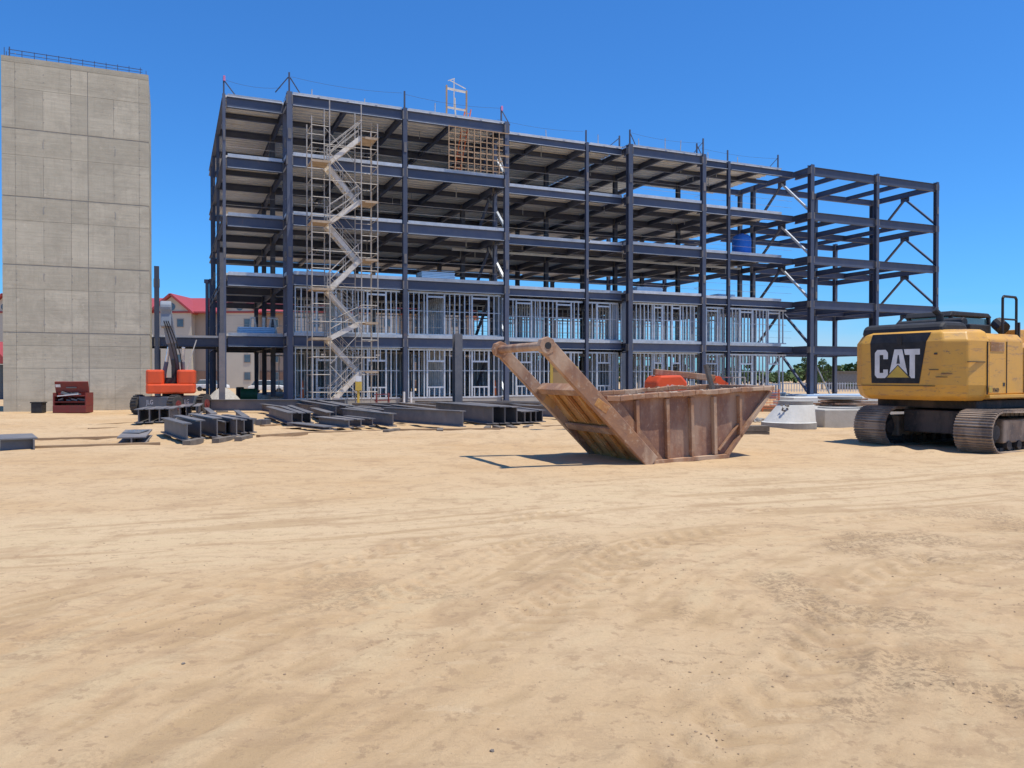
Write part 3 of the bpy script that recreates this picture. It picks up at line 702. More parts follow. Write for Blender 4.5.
B = MB(); B.bar((.05, 0, 1.75), (1.3, 0, 1.68), .06, .13); B.bar((.05, 0, .55), (1.3, 0, .5), .06, .11); B.build('crossbar', 'alu', g)
B = MB(); B.bar((.5, 0, .55), (.5, 0, 2.45), .05); B.bar((.2, 0, 2.3), (1.3, 0, 1.9), .04); B.bar((.1, 0, 2.25), (.55, 0, 2.45), .04); B.bar((.6, 0, 0), (.55, 0, 1.2), .08); B.build('mast', 'alu', g)
def ladder(loc0, loc1, wd, label, group=None):
    p0 = Vector(loc0); p1 = Vector(loc1); g = thing('ladder', label, 'ladder', p0, ANG, group); d = Matrix.Rotation(-ANG, 3, 'Z') @ (p1 - p0)
    for s_ in (-.5, .5): B = MB(); B.bar((s_ * wd, 0, 0), (s_ * wd + d.x, d.y, d.z), .06, .05); B.build('rail', 'netting', g)
    B = MB(); n = int(d.length / .3)
    for i in range(1, n): f_ = i / n; B.bar((-.5 * wd + d.x * f_, d.y * f_, d.z * f_), (.5 * wd + d.x * f_, d.y * f_, d.z * f_), .03)
    tag(B.build('rungs', 'netting', g), kind='stuff')
ladder(on_frame(10.6, 0.6, 14.75), on_frame(11.5, .95, 19.1), .4, 'orange ladder rising behind the timber lattice to the roof')
g = thing('water_tank', 'bright blue plastic tank standing on the fourth floor', 'tank', on_frame(36.1, 3.6, LV[2]), ANG)
B = MB(); B.lathe([(.55, 0), (.72, .04), (.76, .2), (.76, 1.25), (.70, 1.38), (.5, 1.5), (.2, 1.52)], 28); B.build('shell', 'blue', g, smooth=False)
B = MB()
for z in (.3, .6, .9, 1.2): B.lathe([(.755, z - .03), (.785, z), (.755, z + .03)], 28)
B.build('ribs', 'blue', g); B = MB(); B.lathe([(.2, 1.52), (.2, 1.58), (.05, 1.6)], 16); B.build('lid', 'blue', g); g.scale = (1, 1, 1.2)
for (t, w_, z, L, hh, n, lab) in ((-2.7, 2.4, LV[0], 2.1, .42, 4, 'pale blue foam board stack beside the corner column on second floor'), (.5 - 1.0, 2.6, LV[0], 0, 0, 0, ''), (8.2, .5, LV[1], 2.2, .5, 5, 'pale blue foam board stack on third floor near the stair scaffold'), (24.9, 1.6, LV[1], 2.2, .4, 4, 'pale blue foam board stack on third floor in the middle bay'), (33.0, 2.6, LV[1], 1.6, .3, 3, 'pale blue foam board stack on third floor under the water tank')):
    if not n: continue
    B = MB()
    for k in range(n): B.bb((t * 0 + .02 * (k % 2), 0, k * hh / n + .04), (L + .03 * (k % 3), 1.1, (k + 1) * hh / n + .02))
    B.bb((.3, .1, 0), (.42, 1.0, .04)); B.bb((L - .4, .1, 0), (L - .28, 1.0, .04))
    o = B.build('foam_board_stack', 'foam'); o.location = on_frame(t, w_, z + .0); o.rotation_euler = (0, 0, ANG); tag(o, lab, 'stack', 'foam board stacks')
# white panel trestles on second floor, left bay
for t, lab in ((-1.7, 'white folded trestle left of the white post on second floor'), (-.5, 'white folded trestle with boards right of the white post on second floor')):
    g = thing('trestle', lab, 'trestle', on_frame(t, 4.2, LV[0] + .0), ANG)
    for s_ in (-1, 1): B = MB(); B.bar((s_ * .25, 0, 0), (s_ * .1, 0, 1.1), .1, .08); B.build('leg', 'white', g)
    B = MB(); B.box((0, 0, 1.12), (.3 if t < -1 else .6, .3, .08)); B.build('top_rail', 'white', g)
B = MB(); B.bar((0, 0, 0), (0, 0, 1.15), .16); B.box((0, 0, .02), (.3, .3, .04)); o = B.build('white_post', 'white'); o.location = on_frame(-1.05, 4.0, LV[0]); tag(o, 'white square post standing between two trestles on second floor', 'post')

# ------------------------------------------------------------ delineators, sign, stubs at the slab edge
def delineator(loc, lab):
    g = thing('delineator', lab, 'cone', loc, 0, 'orange delineators')
    B = MB(); B.lathe([(.2, 0), (.2, .05), (.1, .06)], 12); B.build('base', 'black', g)
    B = MB(); B.lathe([(.13, .05), (.10, .6), (.07, 1.1), (.03, 1.14)], 12); B.build('tube', 'netting', g)
    B = MB(); B.lathe([(.112, .62), (.104, .72)], 12); B.build('reflective_band', 'white', g)
delineator(on_frame(.75, -.1 + .5, SLAB), 'orange delineator at the foot of the stair scaffold')
delineator(on_frame(13.2, .5, SLAB), 'orange delineator beside the braced column behind the rusty skip')
g = thing('warning_sign', 'yellow sign stand with white notice on top beside the scaffold stair', 'sign', on_frame(3.35, -3.1, -.2), ANG)
B = MB(); B.bar((0, 0, 0), (0, 0, 1.1), .12); B.box((0, 0, .02), (.4, .4, .04)); B.build('post', 'yellowsign', g)
B = MB(); B.box((0, -.08, 1.25), (.36, .04, .5)); B.build('panel', 'yellowsign', g)
B = MB(); B.box((0, -.08, 1.66), (.32, .04, .3)); B.build('notice', 'white', g)
g = thing('barrier', 'low red steel barrier right of the yellow sign stand', 'barrier', on_frame(4.3, -3.0, -.2), ANG)
for z in (.4, .75): B = MB(); B.bar((0, 0, z), (.95, 0, z + .03), .05); B.build('rail', 'red', g)
for x in (.12, .83): B = MB(); B.bar((x, -.2, 0), (x, 0, .85), .045); B.bar((x, .2, 0), (x, 0, .85), .045); B.build('leg', 'red', g)
for i, t in enumerate((6.75, 7.2)):
    B = MB(); B.tube((0, 0, 0), (0, 0, .85), .07, 10); B.box((0, 0, .3), (.1, .1, .1)); o = B.build('pipe_stub', 'white'); o.location = on_frame(t, -.5, -.2)
    tag(o, ('left' if i == 0 else 'right') + ' white pipe stub at the foot of the column right of the scaffold', 'pipe')

# ------------------------------------------------------------ free standing columns
for p, Yc, top, wd, lab in ((222, 39.7, 7.85, .30, 'tall free standing steel column in front of the left corner of the frame'), (457.5, 34.1, 3.45, .36, 'short free standing steel column among the stacked beams')):
    o_ = px(p, Yc); g = thing('steel_column', lab, 'column', o_, ANG)
    B = MB(); B.ibeam((0, 0, -.05), (0, 0, 4.0 if top > 5 else top + .2), wd, wd * .95, .035, .03, (0, 1, 0)); B.build('shaft', 'steel_low', g)
    if top > 5: B = MB(); B.ibeam((0, 0, 4.0), (0, 0, top + .2), wd * .62, wd * .6, .03, .025, (0, 1, 0)); B.build('upper_shaft', 'steel_low', g)
    B = MB(); B.box((0, 0, .03), (.55, .55, .05)); B.build('base_plate', 'steel_low', g)
# erected columns left of the frame behind
for p, Yc, top, lab in ((207.5, 63, 7.9 + 1.5, 'thin steel column standing left of the frame, behind its left side'), ):
    B = MB(); B.ibeam((0, 0, 0), (0, 0, top), .2, .2, .02, .02, (0, 1, 0)); B.box((0, 0, top), (.35, .35, .3)); o = B.build('steel_column', 'steel'); o.location = px(p, Yc); tag(o, lab, 'column')

# ------------------------------------------------------------ steel beams lying on the ground
def lay_beam(near, far, depth, fl, lab, group, lift=.12, box=False, m_='steel_low'):
    n = Vector((near[0], near[1], 0)); f_ = Vector((far[0], far[1], 0)); zn = gb(0, n.y) + lift; zf = gb(0, f_.y) + lift
    d = f_ - n; o = MB(); rz = math.atan2(d.y, d.x); L = d.length
    if box:
        o.bar((0, 0, depth / 2), (L, 0, depth / 2 + zf - zn), fl, depth)
        o2 = None
    else: o.ibeam((0, 0, depth / 2), (L, 0, depth / 2 + zf - zn), depth, fl, .03, .025)
    ob = o.build('steel_beam', m_); ob.location = (n.x, n.y, zn); ob.rotation_euler = (0, 0, rz)
    return tag(ob, lab, 'beam', group)
ords = ['first', 'second', 'third', 'fourth', 'fifth', 'sixth', 'seventh', 'eighth', 'ninth']
# row A
for i, (p, q) in enumerate(((190, 445), (203.5, 443.2), (220, 441.6), (228.5, 438.5), (239.5, 440), (247, 437), (256, 436.5))):
    a = gp(p - 3, q); dvec = Vector((-.52, .854)) * (3.8 - .1 * (i % 3)); lab = f'grey I-beam lying {ords[i]} from left in the front row below the boom lift'
    lay_beam(a, (a.x + dvec.x, a.y + dvec.y), (.42, .47, .5, .36, .46, .38, .40)[i], (.22, .22, .24, .16, .2, .16, .2)[i], lab, 'steel beams stacked on the sand', .10)
# row B
for i, (p, q) in enumerate(((138, 427), (149, 426.5), (159, 426), (169, 425.5), (179, 420.5), (186, 419.5), (196, 419))):
    a = gp(p, q); lab = f'grey I-beam lying {ords[i]} from left in the row under the boom lift wheels'
    lay_beam(a, (a.x - 1.25, a.y + 3.6), (.48 if i < 4 else .42), .26, lab, 'steel beams stacked on the sand', .13)
# row C-D-E etc, given as near end pixel, far end pixel, depth
def pxbeam(n_, f_, depth, fl, lab, lift=.12, box=False):
    a = gp(*n_); b_ = gp(*f_); lay_beam(a, b_, depth, fl, lab, 'steel beams stacked on the sand', lift, box)
CB = [((292, 428), (269, 418.5), .40, .3), ((302, 427.5), (281, 417), .38, .24), ((310.5, 427), (289, 416), .38, .24),
      ((336, 421), (297, 411.5), .50, .28), ((346, 420.5), (311, 410.5), .50, .24), ((353, 419.5), (320, 410), .46, .2),
      ((330, 424), (313, 417.5), .32, .3), ((349, 432), (319, 427.5), .26, .3), ((361, 431), (334, 426.5), .25, .25), ((372.5, 430), (346, 426), .25, .22),
      ((393, 430.5), (343, 422), .42, .25), ((404, 425), (356, 417), .36, .25), ((388, 413.5), (366, 411), .2, .25), ((402, 419.5), (360, 414.5), .3, .25)]
for i, (n_, f_, d_, fl) in enumerate(CB):
    pxbeam(n_, f_, d_, fl, ['short grey I-beam at the left end of the middle pile', 'grey I-beam second from left in the middle pile', 'grey I-beam third from left in the middle pile', 'deep grey I-beam behind the middle pile, its left one', 'deep grey I-beam behind the middle pile, its centre one', 'deep grey I-beam behind the middle pile, its right one',
        'short grey beam with wide top flange in the middle pile', 'low grey beam at the front of the middle pile', 'low grey beam second at the front of the middle pile', 'low grey beam third at the front of the middle pile', 'long deep grey beam lying left of the short free standing column', 'grey beam behind the long deep beam left of the short column', 'small grey beam farthest back in the middle pile', 'thin grey beam between the middle pile and the slab'][i])
KB = [((463, 431.5), (384, 425), .50, .22, 'long plate girder in front of the short free standing column'),
      ((493, 428.5), (436, 419.5), .60, .42, 'large box beam nearest the short free standing column'),
      ((505, 428), (452, 419), .58, .36, 'large box beam second right of the short free standing column'),
      ((517, 427.5), (466, 418.5), .56, .36, 'large box beam third right of the short free standing column'),
      ((525, 427), (487, 420), .40, .28, 'small box beam first from left beside the rusty skip'),
      ((531, 426.7), (494, 419.7), .40, .2, 'small box beam second from left beside the rusty skip'),
      ((536, 426.4), (500, 419.4), .40, .2, 'small box beam third from left beside the rusty skip'),
      ((542.5, 426), (507, 419), .42, .26, 'small box beam fourth from left beside the rusty skip')]
for n_, f_, d_, fl, lab in KB:
    a = gp(*n_); b_ = gp(*f_); o = lay_beam(a, b_, d_, fl, lab, 'steel beams stacked on the sand', .14, box=False)
for (n_, f_, d_, lab) in (((345, 412.8), (150, 412.6), .56, 'very long grey beam lying behind the left beam rows'), ((572, 412.5), (352, 413.0), .40, 'very long grey beam lying in front of the ground slab'), ((600, 422), (515, 417.5), .46, 'long grey beam behind the arm of the rusty skip'), ((590, 412), (470, 411), .42, 'long grey beam behind the box beams'), ((560, 417), (455, 416.2), .3, 'dark grey beam lying between the box beams and slab'), ((520, 407), (415, 406.5), .25, 'thin dark beam close against the ground slab')):
    pxbeam(n_, f_, d_, .25, lab, .1)
extra = [((420, 421), (372, 414.5), .38, .3, 'grey beam lying right behind the long deep beam'), ((436, 424.5), (392, 417), .44, .24, 'grey plate girder between the long girder and box beams'), ((452, 420), (400, 412.8), .40, .28, 'dark grey beam behind the plate girder'),
         ((300, 419.5), (262, 413), .34, .26, 'grey beam half hidden behind the left end of the middle pile'), ((322, 416.8), (286, 410.5), .36, .3, 'grey beam at the rear left of the middle pile'), ((366, 423.5), (330, 415.5), .40, .26, 'grey beam with broad flange in the centre of the middle pile'), ((378, 424), (344, 416), .36, .26, 'grey beam right of the broad flanged beam in the middle pile'),
         ((486, 414.5), (430, 409.5), .30, .3, 'thin grey beam behind the large box beams'), ((548, 416.5), (505, 412), .34, .3, 'grey beam behind the small box beams'), ((574, 420), (540, 414), .36, .26, 'grey beam nearest the skip ramp'), ((330, 434.0), (293, 429.0), .10, .42, 'flat dark plate lying in front of the middle pile'),
         ((246, 431.5), (236, 421.5), .34, .2, 'grey beam behind the right end of the front row'), ((214, 425), (206, 417), .30, .22, 'small grey beam between the two left rows')]
for n_, f_, d_, fl, lab in extra: pxbeam(n_, f_, d_, fl, lab)
# loose pieces at left
g = thing('steel_beam', 'short box-shaped steel piece lying at far left of the sand', 'beam', (gp(17.5, 451.5).x, gp(17.5, 451.5).y, 0), ANG * .2, 'loose steel pieces')
B = MB(); B.bar((0, 0, .27), (-.80, 1.35, .27), .74, .03); B.bar((-.33, .01, .127), (-1.12, 1.34, .127), .03, .25); B.bar((.33, .01, .127), (-.46, 1.34, .127), .03, .25); B.build('profile', 'steel_low', g)
B = MB(); B.bar((-.06, .1, .125), (-.75, 1.28, .125), .62, .24); B.build('hollow_shade_fill', 'greymach', g)  # dark block filling the channel, standing in for the shade in its hollow
g = thing('steel_beam', 'short steel piece with four bolt holes left of the front beam row', 'beam', (gp(131, 445.5).x, gp(131, 445.5).y, 0), -.05, 'loose steel pieces')
B = MB(); B.ibeam((0, 0, .10), (-.46, 1.2, .20), .18, .62, .03, .03); B.build('profile', 'steel_low', g)
B = MB(); B.box((-.29, .75, .27), (.42, .5, .02), Matrix.Rotation(.09, 3, 'X')); po = B.build('end_plate', 'greymach', g)
B = MB()
for i in range(4): B.tube((-.45 + i * .105, .75, .275), (-.45 + i * .105, .75, .295), .028, 8)
B.build('bolt_hole', 'edge', g)
# timbers on the ground
def timber(p0, p1, hh, wd, lab, m_='wood', lift=0):
    a = gp(*p0); b_ = gp(*p1); o = MB(); d = Vector((b_.x - a.x, b_.y - a.y, gb(0, b_.y) - gb(0, a.y)))
    o.bar((0, 0, hh / 2), (d.x, d.y, d.z + hh / 2), wd, hh); ob = o.build('timber', m_); ob.location = (a.x, a.y, gb(0, a.y) + lift); tag(ob, lab, 'timber', 'timbers laid under the steel'); return ob
for a in (((31, 450), (160, 446), .09, .14, 'long timber lying from the far left steel piece to the bolted piece'), ((30, 441), (122, 438.5), .07, .12, 'thin timber lying behind the far left steel piece'),
          ((89, 427), (136, 424), .08, .14, 'short timber left of the boom lift, rear one'), ((88, 430), (130, 428.5), .06, .14, 'short timber left of the boom lift, front one'),
          ((258, 439.5), (306, 436), .12, .16, 'timber right of the front beam row'), ((304, 435.5), (388, 433), .10, .16, 'timber in front of the middle pile'), ((395, 433), (500, 432), .12, .16, 'timber under the long plate girder'), ((498, 431), (566, 427.5), .1, .16, 'timber under the box beams'),
          ((257, 432), (300, 429), .05, .12, 'thin timber behind the front beam row'), ((262, 428), (290, 426), .10, .2, 'short thick timber between the beam rows'), ((0, 433), (78, 431), .03, .1, 'thin lath lying left on the sand')):
    timber(*a)
for i, p in enumerate((250, 258, 264)):
    B = MB(); B.box((0, 0, .13), (.16, .5, .26)); o = B.build('steel_offcut', 'steel_low'); o.location = gp(p + 2, 427); tag(o, ('left', 'middle', 'right')[i] + ' small dark steel offcut between the beam rows', 'offcut', 'steel offcuts')
for i, (p, q) in enumerate(((190, 446), (220, 443.5), (241, 442), (389, 434.5), (440, 434), (487, 431.5), (500, 431), (513, 430.6), (527, 430.2))):
    B = MB(); B.box((0, .2, .07), (.18, .9, .14)); o = B.build('dunnage_block', 'oldwood'); o.location = gp(p, q); o.rotation_euler = (0, 0, random.uniform(-.3, .3))
    tag(o, f'{ords[i]} dark wooden block from left under the beam ends', 'block', 'dunnage blocks under beam ends')

# ------------------------------------------------------------ red job box and crate by the tower
g = thing('tool_chest', 'open red steel tool chest standing against the concrete tower', 'chest', (px(73, 39.2).x, 39.2, -.2), ANG * .15)
B = MB(); B.bb((-.8, -.4, 0), (.8, .4, .36)); B.build('lower_drawer', 'red', g, .02)
B = MB(); B.bb((-.8, -.36, .362), (-.74, .4, 1.0)); B.bb((.74, -.36, .362), (.8, .4, 1.0)); B.bb((-.738, .36, .362), (.738, .4, 1.0)); B.build('side_panel', 'red', g)
B = MB(); B.bb((-.735, -.34, .52), (.735, .355, .56)); B.bb((-.735, -.34, .82), (.735, .355, .85)); B.build('shelf', 'red', g)
B = MB(); 
for k in range(14): B.box((random.uniform(-.6, .6), random.uniform(-.25, .2), .62 + .28 * (k % 2) + random.uniform(0, .06)), (random.uniform(.1, .5), .12, random.uniform(.04, .12)), Matrix.Rotation(random.uniform(-.4, .4), 3, 'Y'))
B.build('tools', 'greymach', g)
B = MB(); B.box((-.1, -.3, .88), (1.0, .1, .05), Matrix.Rotation(-.1, 3, 'Y')); B.build('tool_handle', 'white', g)
B = MB(); B.box((0, -.1, 1.28), (1.6, .1, .56), Matrix.Rotation(.25, 3, 'X')); ld = B.build('lid', 'red', g, .02)
B = MB(); B.box((-.64, -.175, 1.34), (.24, .01, .14), Matrix.Rotation(.25, 3, 'X')); B.build('sticker', 'white', ld)
for zz in (1.25, 1.4): B = MB(); B.box((0, -.165, zz), (.5, .03, .06), Matrix.Rotation(.25, 3, 'X')); B.build('handle', 'greymach', ld)
g = thing('waste_bin', 'small dark square bin left of the red tool chest', 'bin', (px(38.5, 39.0).x, 39.0, -.2), ANG * .2)
B = MB(); v = B.bb((-.26, -.22, 0), (.26, .22, .48)); B.build('body', 'black', g, .02)
B = MB(); B.bb((-.29, -.25, .482), (.29, .25, .54)); B.build('rim', 'black', g)

# ------------------------------------------------------------ boom lift
def wheel(parent, c, r, wd, axis=(1, 0, 0), hubm='white', n=20):
    a = Vector(axis); c = Vector(c); B = MB(); B.tube(c - a * wd / 2, c + a * wd / 2, r, n)
    f = B.frame(c, c + a)
    for i in range(n):
        th = 2 * math.pi * (i + .5) / n; rd = f[3] * math.cos(th) + f[4] * math.sin(th)
        B.bar(c - a * wd * .46 + rd * (r + .01), c + a * wd * .46 + rd * (r + .01), .05, .05, rd)
    t_ = B.build('tyre', 'tyre', parent)
    w_ = bpy.data.objects.new('wheel', None)
    B = MB(); B.tube(c - a * (wd / 2 + .015), c + a * (wd / 2 + .015), r * .5, 14); B.tube(c - a * (wd / 2 + .05), c + a * (wd / 2 + .05), r * .2, 8); B.build('hub', hubm, t_)
    t_.name = 'wheel'; return t_
g = thing('boom_lift', 'orange boom lift with raised dark boom parked beside the concrete tower', 'lift', (px(172, 38.0).x, 38.0, -.2), .36); g.scale = (.88, .88, 1)
wl = [wheel(g, (sx_, sy_, .46), .46, .38, (1, 0, 0), hm) for sx_, sy_, hm in ((-1.15, -1.2, 'white'), (1.15, -1.2, 'red'), (-1.15, 1.2, 'white'), (1.15, 1.2, 'red'))]
B = MB(); B.bb((-.92, -1.5, .32), (.92, 1.5, .86)); chs = B.build('chassis', 'greymach', g, .03)
text_mesh('lettering', 'JLG', .3, 'white', chs, (-.2, -1.506, .5), (math.pi / 2, 0, 0), .003)
text_mesh('lettering', 'JLG', .3, 'white', chs, (.926, 0, .5), (math.pi / 2, 0, math.pi / 2), .003)
for o_ in wl + [chs]: o_.rotation_euler = (0, 0, -.62)
B = MB(); B.tube((.05, 0, .86), (.05, 0, 1.02), .55, 20); B.build('turntable', 'black', g)
for s_, (x0, x1) in enumerate(((-1.22, -.33), (.30, 1.22))):
    B = MB(); B.extrude([(x0, -1.35), (x0 + .12, -1.5), (x1 - .1, -1.5), (x1, -1.35), (x1, 1.2), (x0, 1.2)], 1.42, 2.12); B.build('engine_cover', 'orange', g, .12)
B = MB(); B.extrude([(-1.22, -1.38), (-1.1, -1.55), (1.1, -1.55), (1.22, -1.38), (1.22, .9), (-1.22, .9)], 1.0, 1.46); B.build('counterweight', 'orange', g, .08)
# boom
b0 = Vector((.28, -.2, 1.75)); b1 = Vector((-.22, -1.3, 5.0)); dirb = (b1 - b0).normalized(); mid = b0 + dirb * 2.0
B = MB(); B.bar(b0 - dirb * .6, mid + dirb * .8, .38, .44, (0, 1, 0)); B.build('lower_boom', 'greymach', g, .03)
B = MB(); B.bar(mid - dirb * .2, b1, .52, .52, (0, 1, 0)); B.build('upper_boom', 'boomgrey', g, .05)
B = MB(); B.bar(b1 + dirb * .0 + Vector((0, 0, -.9)), b1 + Vector((.0, .1, .1)), .52, .5, (0, 1, 0)); B.tube(b1 + Vector((-.28, 0, .05)), b1 + Vector((.28, 0, .05)), .3, 16); B.build('boom_head', 'boomgrey', g, .06)
B = MB()
B.bm.free()
for dx, bow in ((.02, .25), (.12, .4), (.22, .55)):
    B = MB(); pa = b0 + Vector((dx, -.36, -.1)); pb = b1 + Vector((dx - .1, -.38, -.6)); N_ = 8
    pt = [pa.lerp(pb, k / N_) + Vector((bow * .5, -bow * .3, -bow * .3)) * math.sin(math.pi * k / N_) for k in range(N_ + 1)]
    for k in range(N_): B.tube(pt[k], pt[k + 1], .028, 6)
    B.build('hydraulic_hose', 'black', g)
for x0, x1 in ((-.42, -.05), (.62, .52)):
    B = MB(); B.tube((x0, -.6, 1.6), ((x0 + x1) / 2, -.7, 2.5), .11, 10); cy = B.build('cylinder', 'greymach', g)
    B = MB(); B.tube(((x0 + x1) / 2, -.7, 2.5), (x1 - .05 if x0 < 0 else x1 + .1, -.8, 3.2), .09, 10); B.build('rod', 'chrome', cy)
B = MB(); B.bb((-.28, -.9, 1.47), (.25, .9, 1.75)); B.box((.1, -.7, 2.1), (.18, .18, 1.0)); B.build('boom_mount', 'black', g)
B = MB(); B.tube((.75, -.2, 2.1), (1.25, .3, 3.6), .03, 6); B.build('control_arm', 'scaf', g)

# second lift behind the skip
g = thing('boom_lift', 'orange boom lift with lowered boom behind the rusty skip', 'lift', (px(667, 33).x, 33.0, -.18), .2)
for sx_, sy_ in ((-1.0, -.9), (1.6, -.9), (-1.0, 1.1), (1.6, 1.1)): wheel(g, (sx_, sy_, .45), .45, .34, (0, 1, 0), 'orange')
B = MB(); B.bb((-1.3, -.7, .4), (2.0, .9, .8)); B.build('chassis', 'greymach', g, .03)
B = MB(); B.extrude([(-.75, .95), (-.75, 1.55), (-.55, 1.82), (.35, 1.84), (.62, 1.55), (.62, .95)], -.7, .75, 'y'); co = B.build('engine_cover', 'orange', g, .08)
text_mesh('lettering', 'JLG', .22, 'white', co, (-.15, -.706, 1.3), (math.pi / 2, 0, 0), .003)
B = MB(); B.bar((-.5, .2, 1.98), (2.2, .1, 1.72), .28, .26); B.build('boom', 'rust', g, .03)
B = MB(); B.bb((.7, -.45, .8), (1.3, .5, 1.35)); B.build('control_box', 'black', g)
B = MB(); B.bar((2.2, .1, 1.72), (2.75, .1, 1.4), .2, .22); B.tube((2.3, -.1, 1.65), (2.3, .3, 1.65), .16, 12); B.build('jib', 'orange', g)
B = MB()
for a_ in ((2.75, 1.0), (3.3, 1.0)):
    for y_ in (-.5, .6): B.bar((a_[0], y_, .75), (a_[0], y_, 1.75), .05)
for z_ in (.8, 1.3, 1.75):
    B.bar((2.75, -.5, z_), (3.3, -.5, z_), .05); B.bar((2.75, .6, z_), (3.3, .6, z_), .05); B.bar((2.75, -.5, z_), (2.75, .6, z_), .05); B.bar((3.3, -.5, z_), (3.3, .6, z_), .05)
B.build('basket', 'scaf', g)

# ------------------------------------------------------------ rusty skip with arms
tilt = math.radians(1.6)
skip = thing('steel_skip', 'rusty steel skip with a ribbed ramp end and two raised arms', 'skip', (2.56, 14.78, hz(2.6, 14.9) - .02), ANG)
skip.rotation_euler = (0, -tilt, ANG)
WI = 2.0; TL = (-.93, 1.22); TR = (2.93, 1.30); BL = (0, .02); BR = (1.82, .02); tk = .04
for y in (0, WI - tk):
    B = MB(); B.extrude([BL, BR, TR, TL], y, y + tk, 'y'); sp_ = B.build('side_panel', 'rustpanel', skip)
    s_ = -1 if y == 0 else 1; yo = -.05 if y == 0 else WI + .05
    for x in (-.25, .42, .98, 1.52):
        z1 = 1.22; z0 = .1; 
        if x < 0: z0 = .45
        B = MB(); B.box((x, yo, (z0 + z1) / 2), (.07, .10, z1 - z0)); B.build('rib', 'rust', sp_, .006)
    B = MB(); B.box((2.14, yo, .80), (.06, .10, .82)); B.build('rib', 'rust', sp_, .006)
    B = MB(); B.bar((1.80, yo, .06), (2.92, yo, 1.26), .10, .07); B.bar((1.62, yo + s_ * -.01, .16), (2.2, yo + s_ * -.01, .74), .07, .03); B.build('corner_rail', 'rust', sp_, .008)
    B = MB(); B.bar((-.02, yo, .04), (1.84, yo, .04), .10, .08); B.build('skid_rail', 'rust', sp_, .008)
    # rim, slightly battered
    B = MB(); n = 14; pts = []
    for k in range(n + 1):
        f_ = k / n; pts.append(Vector((-.93 + 3.9 * f_, yo + random.uniform(-.012, .012), 1.27 + .08 * f_ + random.uniform(-.014, .014))))
    for k in range(n): B.bar(pts[k], pts[k + 1], .17, .085 + random.uniform(-.01, .02))
    B.build('rim', 'rust', sp_, .012)
B = MB(); B.bb((0, tk + .001, 0), (1.82, WI - tk - .001, .04)); B.build('floor', 'rust', skip)
B = MB(); B.bar((1.83, WI / 2, .04), (2.93, WI / 2, 1.30), WI - 2 * tk - .004, .04); B.build('end_panel', 'rust', skip)
B = MB(); B.bar((2.95, -.05, 1.34), (2.95, WI + .05, 1.34), .1, .1); B.build('end_rim', 'rust', skip, .01)
# ramp end (underside visible from outside)
dl = Vector((-1.22, 0, 1.47)); dn = dl.normalized()
nrm = Vector((-dn.z, 0, dn.x)) * -1  # pointing down-left outside
nrm = Vector((-1.47, 0, -1.22)).normalized()
L = dl.length
B = MB(); B.bar(Vector((0, WI / 2, .02)), Vector((0, WI / 2, .02)) + dn * L, WI - 2 * tk - .004, .04, nrm); rp = B.build('ramp_panel', 'rustyellow', skip)
for y in (.50, .95, 1.05, 1.5):
    B = MB(); p = Vector((0, y, .02)) + nrm * .06; B.bar(p + dn * .12, p + dn * (L * .43), .05, .06, nrm); B.bar(p + dn * (L * .54), p + dn * (L * .94), .05, .06, nrm); B.build('rib', 'rustyellow', rp, .005)
B = MB(); p = nrm * .10; B.bar(Vector((0, .06, 0)) + p + dn * (L * .49), Vector((0, WI - .06, 0)) + p + dn * (L * .49), .05, .16, dn); B.build('cross_lip', 'rust', rp, .006)
B = MB(); B.bar(Vector((0, .06, 0)) + nrm * .04 + dn * L, Vector((0, WI - .06, 0)) + nrm * .04 + dn * L, .14, .20, nrm); B.build('top_lip', 'rust', rp, .01)
# the scraped dirt apron on the ramp
# arms
for y, in ((-.11,), (WI + .02,)):
    tip = Vector((-2.12, y, 2.26)); foot = Vector((.02, y, .04))
    B = MB(); d = (tip - foot).normalized(); B.bar(foot, tip - d * .05, .13, .29 if y < 0 else .24, Vector((d.z, 0, -d.x)))
    ar = B.build('arm', 'rust', skip, .015)
    B = MB(); B.tube(tip + Vector((0, -.075, 0)), tip + Vector((0, .075, 0)), .16, 8); B.build('eye_plate', 'rust', ar, .01)
    B = MB(); B.tube(tip + Vector((0, -.085, 0)), tip + Vector((0, .085, 0)), .062, 16); B.build('pin_hole', 'black', ar)
    q_ = foot + d * 1.55; B = MB(); B.box(q_ + Vector((0, -.0, 0)), (.16, .14, .30), Matrix.Rotation(-.95, 3, 'Y')); B.build('weld_plate', 'rustyellow', ar, .01)
B = MB(); B.tube((-2.12, -.02, 2.26), (-2.12, WI, 2.26), .08, 14); B.build('crossbar', 'rust', skip, .0)
# triangular side fin between arm and rim
B = MB(); B.extrude([(-.05, .03), (-.86, 1.0), (-1.0, 1.22), (-.62, 1.22), (.35, .03)], -.062, -.045, 'y'); B.build('gusset_plate', 'rust', skip)
# dried mortar on the rim
B = MB()
for k in range(90):
    x = random.uniform(-.7, 2.8); y = random.choice([-.05, WI + .05]) + random.uniform(-.06, .06); r = random.uniform(.015, .04)
    vs = [B.bm.verts.new((x + random.uniform(-r, r) * 1.6, y + random.uniform(-r, r), 1.31 + .08 * (x + .93) / 3.9 + random.uniform(-.3, .8) * r)) for _ in range(8)]
    bmesh.ops.convex_hull(B.bm, input=vs)
tag(B.build('mortar_crust', mat('mortar', (.46, .36, .27), .95, 0, (.34, .27, .21), 12), skip), kind='stuff')
B = MB()
for k in range(60):
    f_ = k / 59; lump(B, (-.1 + 2.1 * f_, -.14 + random.uniform(-.10, .03), -.02), random.uniform(.04, .09), (1.5, 1.3, .55))
o = B.build('sand_bank', ground.data.materials[0]); o.location = skip.location; o.rotation_euler = (0, 0, ANG); tag(o, 'low sand bank along the foot of the rusty skip', 'sand', kind='stuff')
